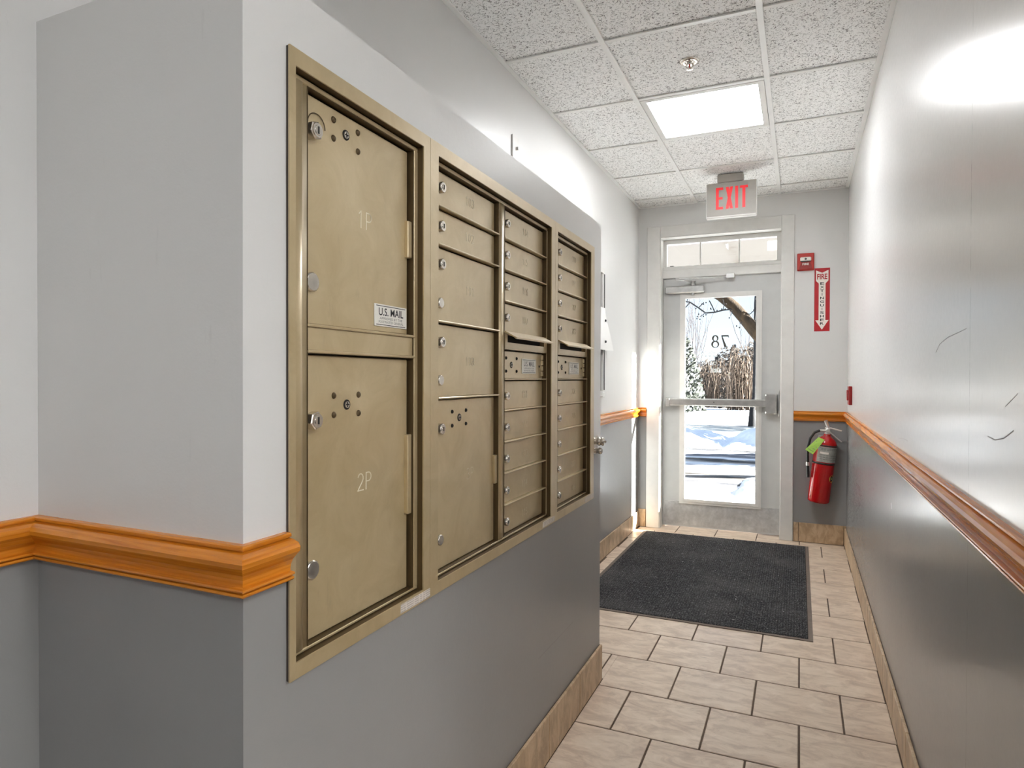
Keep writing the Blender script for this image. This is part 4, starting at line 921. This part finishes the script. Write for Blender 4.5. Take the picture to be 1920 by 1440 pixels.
# near tree: trunk hidden by the door stile, one thick branch across the top of the glass
rnd = random.Random(4)
r = thing('near_tree', 'brown barked tree whose thick branch crosses the top of the door glass', 'tree', (-0.22, 9.0, -0.06))
b = MB(); b.tube([(-.20, 9, -.06), (-.21, 9, .8), (-.24, 9.0, 1.3), (-.30, 9, 1.66), (-.16, 9.02, 2.3), (0.05, 9.1, 3.3), (0.0, 9.2, 4.6)], [.15, .12, .115, .115, .09, .075, .05], 12); obj('trunk', b, M['bark'], r)
b = MB(); b.tube([(-.28, 9, 1.56), (-.50, 9, 1.79), (-.66, 9.0, 2.00), (-.80, 9, 2.17), (-.97, 9, 2.32), (-1.30, 9, 2.50), (-1.8, 8.9, 2.75)], [.085, .083, .078, .074, .070, .05, .03], 12)
obj('branch', b, M['bark'], r)
b = MB()
for pts, w in (([(-.80, 8.95, 2.13), (-.93, 8.93, 2.12), (-1.03, 8.92, 2.095), (-1.15, 8.92, 2.09), (-1.24, 8.9, 2.16), (-1.35, 8.9, 2.24), (-1.5, 8.9, 2.27)], .010), ([(-1.03, 8.92, 2.095), (-1.06, 8.9, 2.17), (-1.10, 8.9, 2.25)], .008), ([(-1.15, 8.92, 2.09), (-1.22, 8.9, 2.04)], .005), ([(-1.24, 8.9, 2.16), (-1.17, 8.9, 2.23)], .006), ([(-1.35, 8.9, 2.24), (-1.42, 8.9, 2.16), (-1.45, 8.9, 2.06)], .007), ([(-.93, 8.93, 2.12), (-.91, 8.9, 2.19), (-.93, 8.9, 2.26)], .006), ([(-.66, 8.95, 1.98), (-.72, 8.93, 1.93)], .004), ([(-.80, 8.95, 2.13), (-.83, 8.9, 2.04)], .004), ([(-.52, 9, 2.16), (-.54, 9, 1.98)], .008), ([(-.52, 9, 2.14), (-.60, 9, 2.06), (-.66, 9, 2.09)], .006)):
    b.tube(pts, w, 5)
    for _ in range(4):
        q = Vector(rnd.choice(pts))+Vector((rnd.uniform(-.04, .04), 0, rnd.uniform(-.05, .04))); b.lathe(q, (0, 0, 1), [(-.010, .003), (0, .011), (.010, .003)], 6)
o = obj('twigs', b, M['bark_dark'], r); o['kind'] = 'stuff'
# slender dark trunk farther off
r = thing('street_tree', 'slender dark tree trunk beyond the drive at the right of the glass', 'tree', (-1.12, 18.2, -0.06))
b = MB(); b.tube([(-1.15, 18.2, -.06), (-1.14, 18.2, .4), (-1.095, 18.2, .75), (-1.08, 18.2, 1.8), (-1.075, 18.2, 3.2), (-1.0, 18.2, 4.6)], [.10, .07, .048, .042, .038, .025], 10); obj('trunk', b, M['bark_dark'], r)
b = MB()
for k in range(6): branchy(b, (-1.05, 18.2, 3.2+.2*k), (rnd.uniform(-1, 1), rnd.uniform(-1, 1), .9), 1.3, .02, 2, rnd)
o = obj('twigs', b, M['bark_dark'], r); o['kind'] = 'stuff'
def leafy(b, n, fn, s0, s1, rnd, mi):
    for _ in range(n):
        c = Vector(fn()); u = Vector((rnd.uniform(-1, 1), rnd.uniform(-1, 1), rnd.uniform(-1, 1))).normalized(); w = u.orthogonal().normalized(); s_ = rnd.uniform(s0, s1)
        b.add([c-u*s_, c+w*s_*.55, c+u*s_, c-w*s_*.55], [(0, 1, 2, 3)], mi)
def cone_pt(cx, cy, z0, z1, r0, rnd, pw=0.8):
    def f():
        t = rnd.random(); rr = r0*(1-t)**pw*math.sqrt(rnd.uniform(.25, 1)); a = rnd.uniform(0, 2*PI); return (cx+rr*math.cos(a), cy+rr*math.sin(a), z0+(z1-z0)*t)
    return f
# snow dusted evergreen
r = thing('snowy_evergreen', 'evergreen shrub dusted with snow at the left of the door glass', 'shrub', (-3.95, 24.5, -0.05))
b = MB(); b.tube([(-3.95, 24.5, -.05), (-3.95, 24.5, 2.2)], [.07, .02], 8); obj('stem', b, M['bark_dark'], r)
b = MB(); leafy(b, 2600, cone_pt(-3.95, 24.5, .0, 2.75, .86, rnd, .55), .05, .13, rnd, 0); leafy(b, 750, cone_pt(-3.95, 24.5, .0, 2.75, .90, rnd, .5), .035, .085, rnd, 1); o = obj('foliage', b, [M['leaf_dark'], M['snow']], r); o['kind'] = 'stuff'
# bare trees behind
for k, (x, y, hgt, lab) in enumerate(((-5.85, 40, 5.6, 'tall bare grey tree rising behind the snowy evergreen'), (-6.35, 43, 5.0, 'bare grey tree at the far left edge of the door glass'), (-2.75, 42, 4.4, 'thin bare tree leaning above the brown brush'), (-2.2, 34.5, 4.6, 'slender bare sapling beside the dark trunk above the brush'))):
    r = thing('bare_tree', lab, 'tree', (x, y, -.05)); rn = random.Random(20+k)
    b = MB(); b.tube([(x, y, -.05), (x+.03, y, hgt*.3)], [.07, .05], 7); obj('trunk', b, M['twig'], r)
    b = MB()
    for q in range(7 if k < 2 else 3): branchy(b, (x+rn.uniform(-.02, .02), y, hgt*rn.uniform(.12, .3)), (rn.uniform(-.35, .35), rn.uniform(-.3, .3), 1), hgt*rn.uniform(.55, .8), .030, 2, rn, 0, .35, .3)
    o = obj('branches', b, M['twig'], r); o['kind'] = 'stuff'
# shaded conifers far behind
for k, (x, y, hgt, lab) in enumerate(((-6.2, 45, 2.2, 'dark shaded conifer far behind, left of the swing frame'), (-5.3, 48, 2.9, 'dark shaded conifer far behind, right of the swing frame'), (-4.5, 51, 3.7, 'tallest dark conifer at the middle of the far trees'), (-7.6, 51, 2.8, 'dark shaded conifer behind the snowy evergreen'))):
    r = thing('conifer', lab, 'tree', (x, y, -.05)); rn = random.Random(40+k)
    b = MB(); b.tube([(x, y, -.05), (x, y, hgt*.9)], [.08, .02], 6); obj('trunk', b, M['bark_dark'], r)
    b = MB(); leafy(b, 1300, cone_pt(x, y, 0, hgt, .85, rn, .7), .07, .2, rn, 0); o = obj('foliage', b, M['woods'], r); o['kind'] = 'stuff'
# evergreens to the right of the drive that shade its far side
for k, (x, y, hgt, lab) in enumerate(((3.4, 15.2, 4.0, 'evergreen right of the drive shading the right snow bank'), (3.6, 12.4, 3.4, 'evergreen right of the drive shading the far lane'))):
    r = thing('conifer', lab, 'tree', (x, y, -.05)); rn = random.Random(80+k)
    b = MB(); b.tube([(x, y, -.05), (x, y, hgt*.9)], [.10, .02], 6); obj('trunk', b, M['bark_dark'], r)
    b = MB(); leafy(b, 2200, cone_pt(x, y, 0, hgt, 1.25, rn, .6), .08, .22, rn, 0); o = obj('foliage', b, M['leaf_dark'], r); o['kind'] = 'stuff'
# dry brush on the right: arching tan stems
for k, (x, y, hgt, wd_, lab) in enumerate(((-2.0, 27.5, 2.75, 1.0, 'tall tan brush thicket beside the dark trunk'), (-3.0, 29.5, 2.25, 1.0, 'arching tan brush thicket at the middle of the glass'), (-3.9, 33, 2.0, 1.1, 'olive brown brush thicket behind the arching one'), (-1.2, 31, 3.2, 1.0, 'reddish brush thicket at the far right of the glass'))):
    r = thing('brush_thicket', lab, 'shrub', (x, y, -.05)); rn = random.Random(60+k); b = MB(); b3 = MB()
    for q in range(150):
        px, py = x+rn.uniform(-wd_, wd_)*.7, y+rn.uniform(-.6, .6); dx = rn.uniform(-1, 1); h_ = hgt*rn.uniform(.35, 1.0)**.8; arch = rn.random() < .4; pts = []
        for i in range(6):
            t = i/5; zz = h_*(math.sin(t*PI*.78) if arch else t**.9); pts.append((px+dx*(.9 if arch else .35)*t*t*wd_, py+rn.uniform(-.03, .03), -.05+zz))
        (b3 if arch else b).tube(pts, [.016, .015, .013, .011, .009, .005], 3)
    o = obj('stems', b, M['tan'], r); o['kind'] = 'stuff'; o = obj('arching_stems', b3, M['tan_light'], r); o['kind'] = 'stuff'
    b = MB()
    def fpt(): return (x+rn.uniform(-wd_, wd_), y+rn.uniform(.1, .9), rn.uniform(0, 1)**1.1*hgt*.9)
    leafy(b, 1500, fpt, .04, .12, rn, 0); o = obj('dry_leaves', b, M['brush'], r); o['kind'] = 'stuff'
# pale blue swing frame in the far shade
r = thing('swing_frame', 'pale blue metal swing frame in the shade of the far trees', 'swing', (-4.6, 38, -.05))
b = MB()
for p, q in (((-4.55, 38, -.05), (-4.35, 38, .62)), ((-4.15, 38, -.05), (-4.35, 38, .62)), ((-5.05, 38.3, -.05), (-5.05, 38.3, .75)), ((-4.75, 38.3, -.05), (-4.75, 38.3, .75)), ((-5.1, 38.3, .75), (-4.7, 38.3, .75))): b.cyl(p, q, .022, seg=8)
obj('frame', b, M['blue_metal'], r)
GROUPS = {'ceiling_light': 'square ceiling light panels', 'mailbox_unit': 'mailbox units in the bump-out wall', 'conifer': 'evergreens outside', 'snow_bank': 'snow banks along the drive',
          'bare_tree': 'bare trees beyond the drive', 'brush_thicket': 'dry brush beyond the drive'}
for o in bpy.data.objects:
    if '_o' in o: del o['_o']
    if o.parent is None and o.name.split('.')[0] in GROUPS: o['group'] = GROUPS[o.name.split('.')[0]]
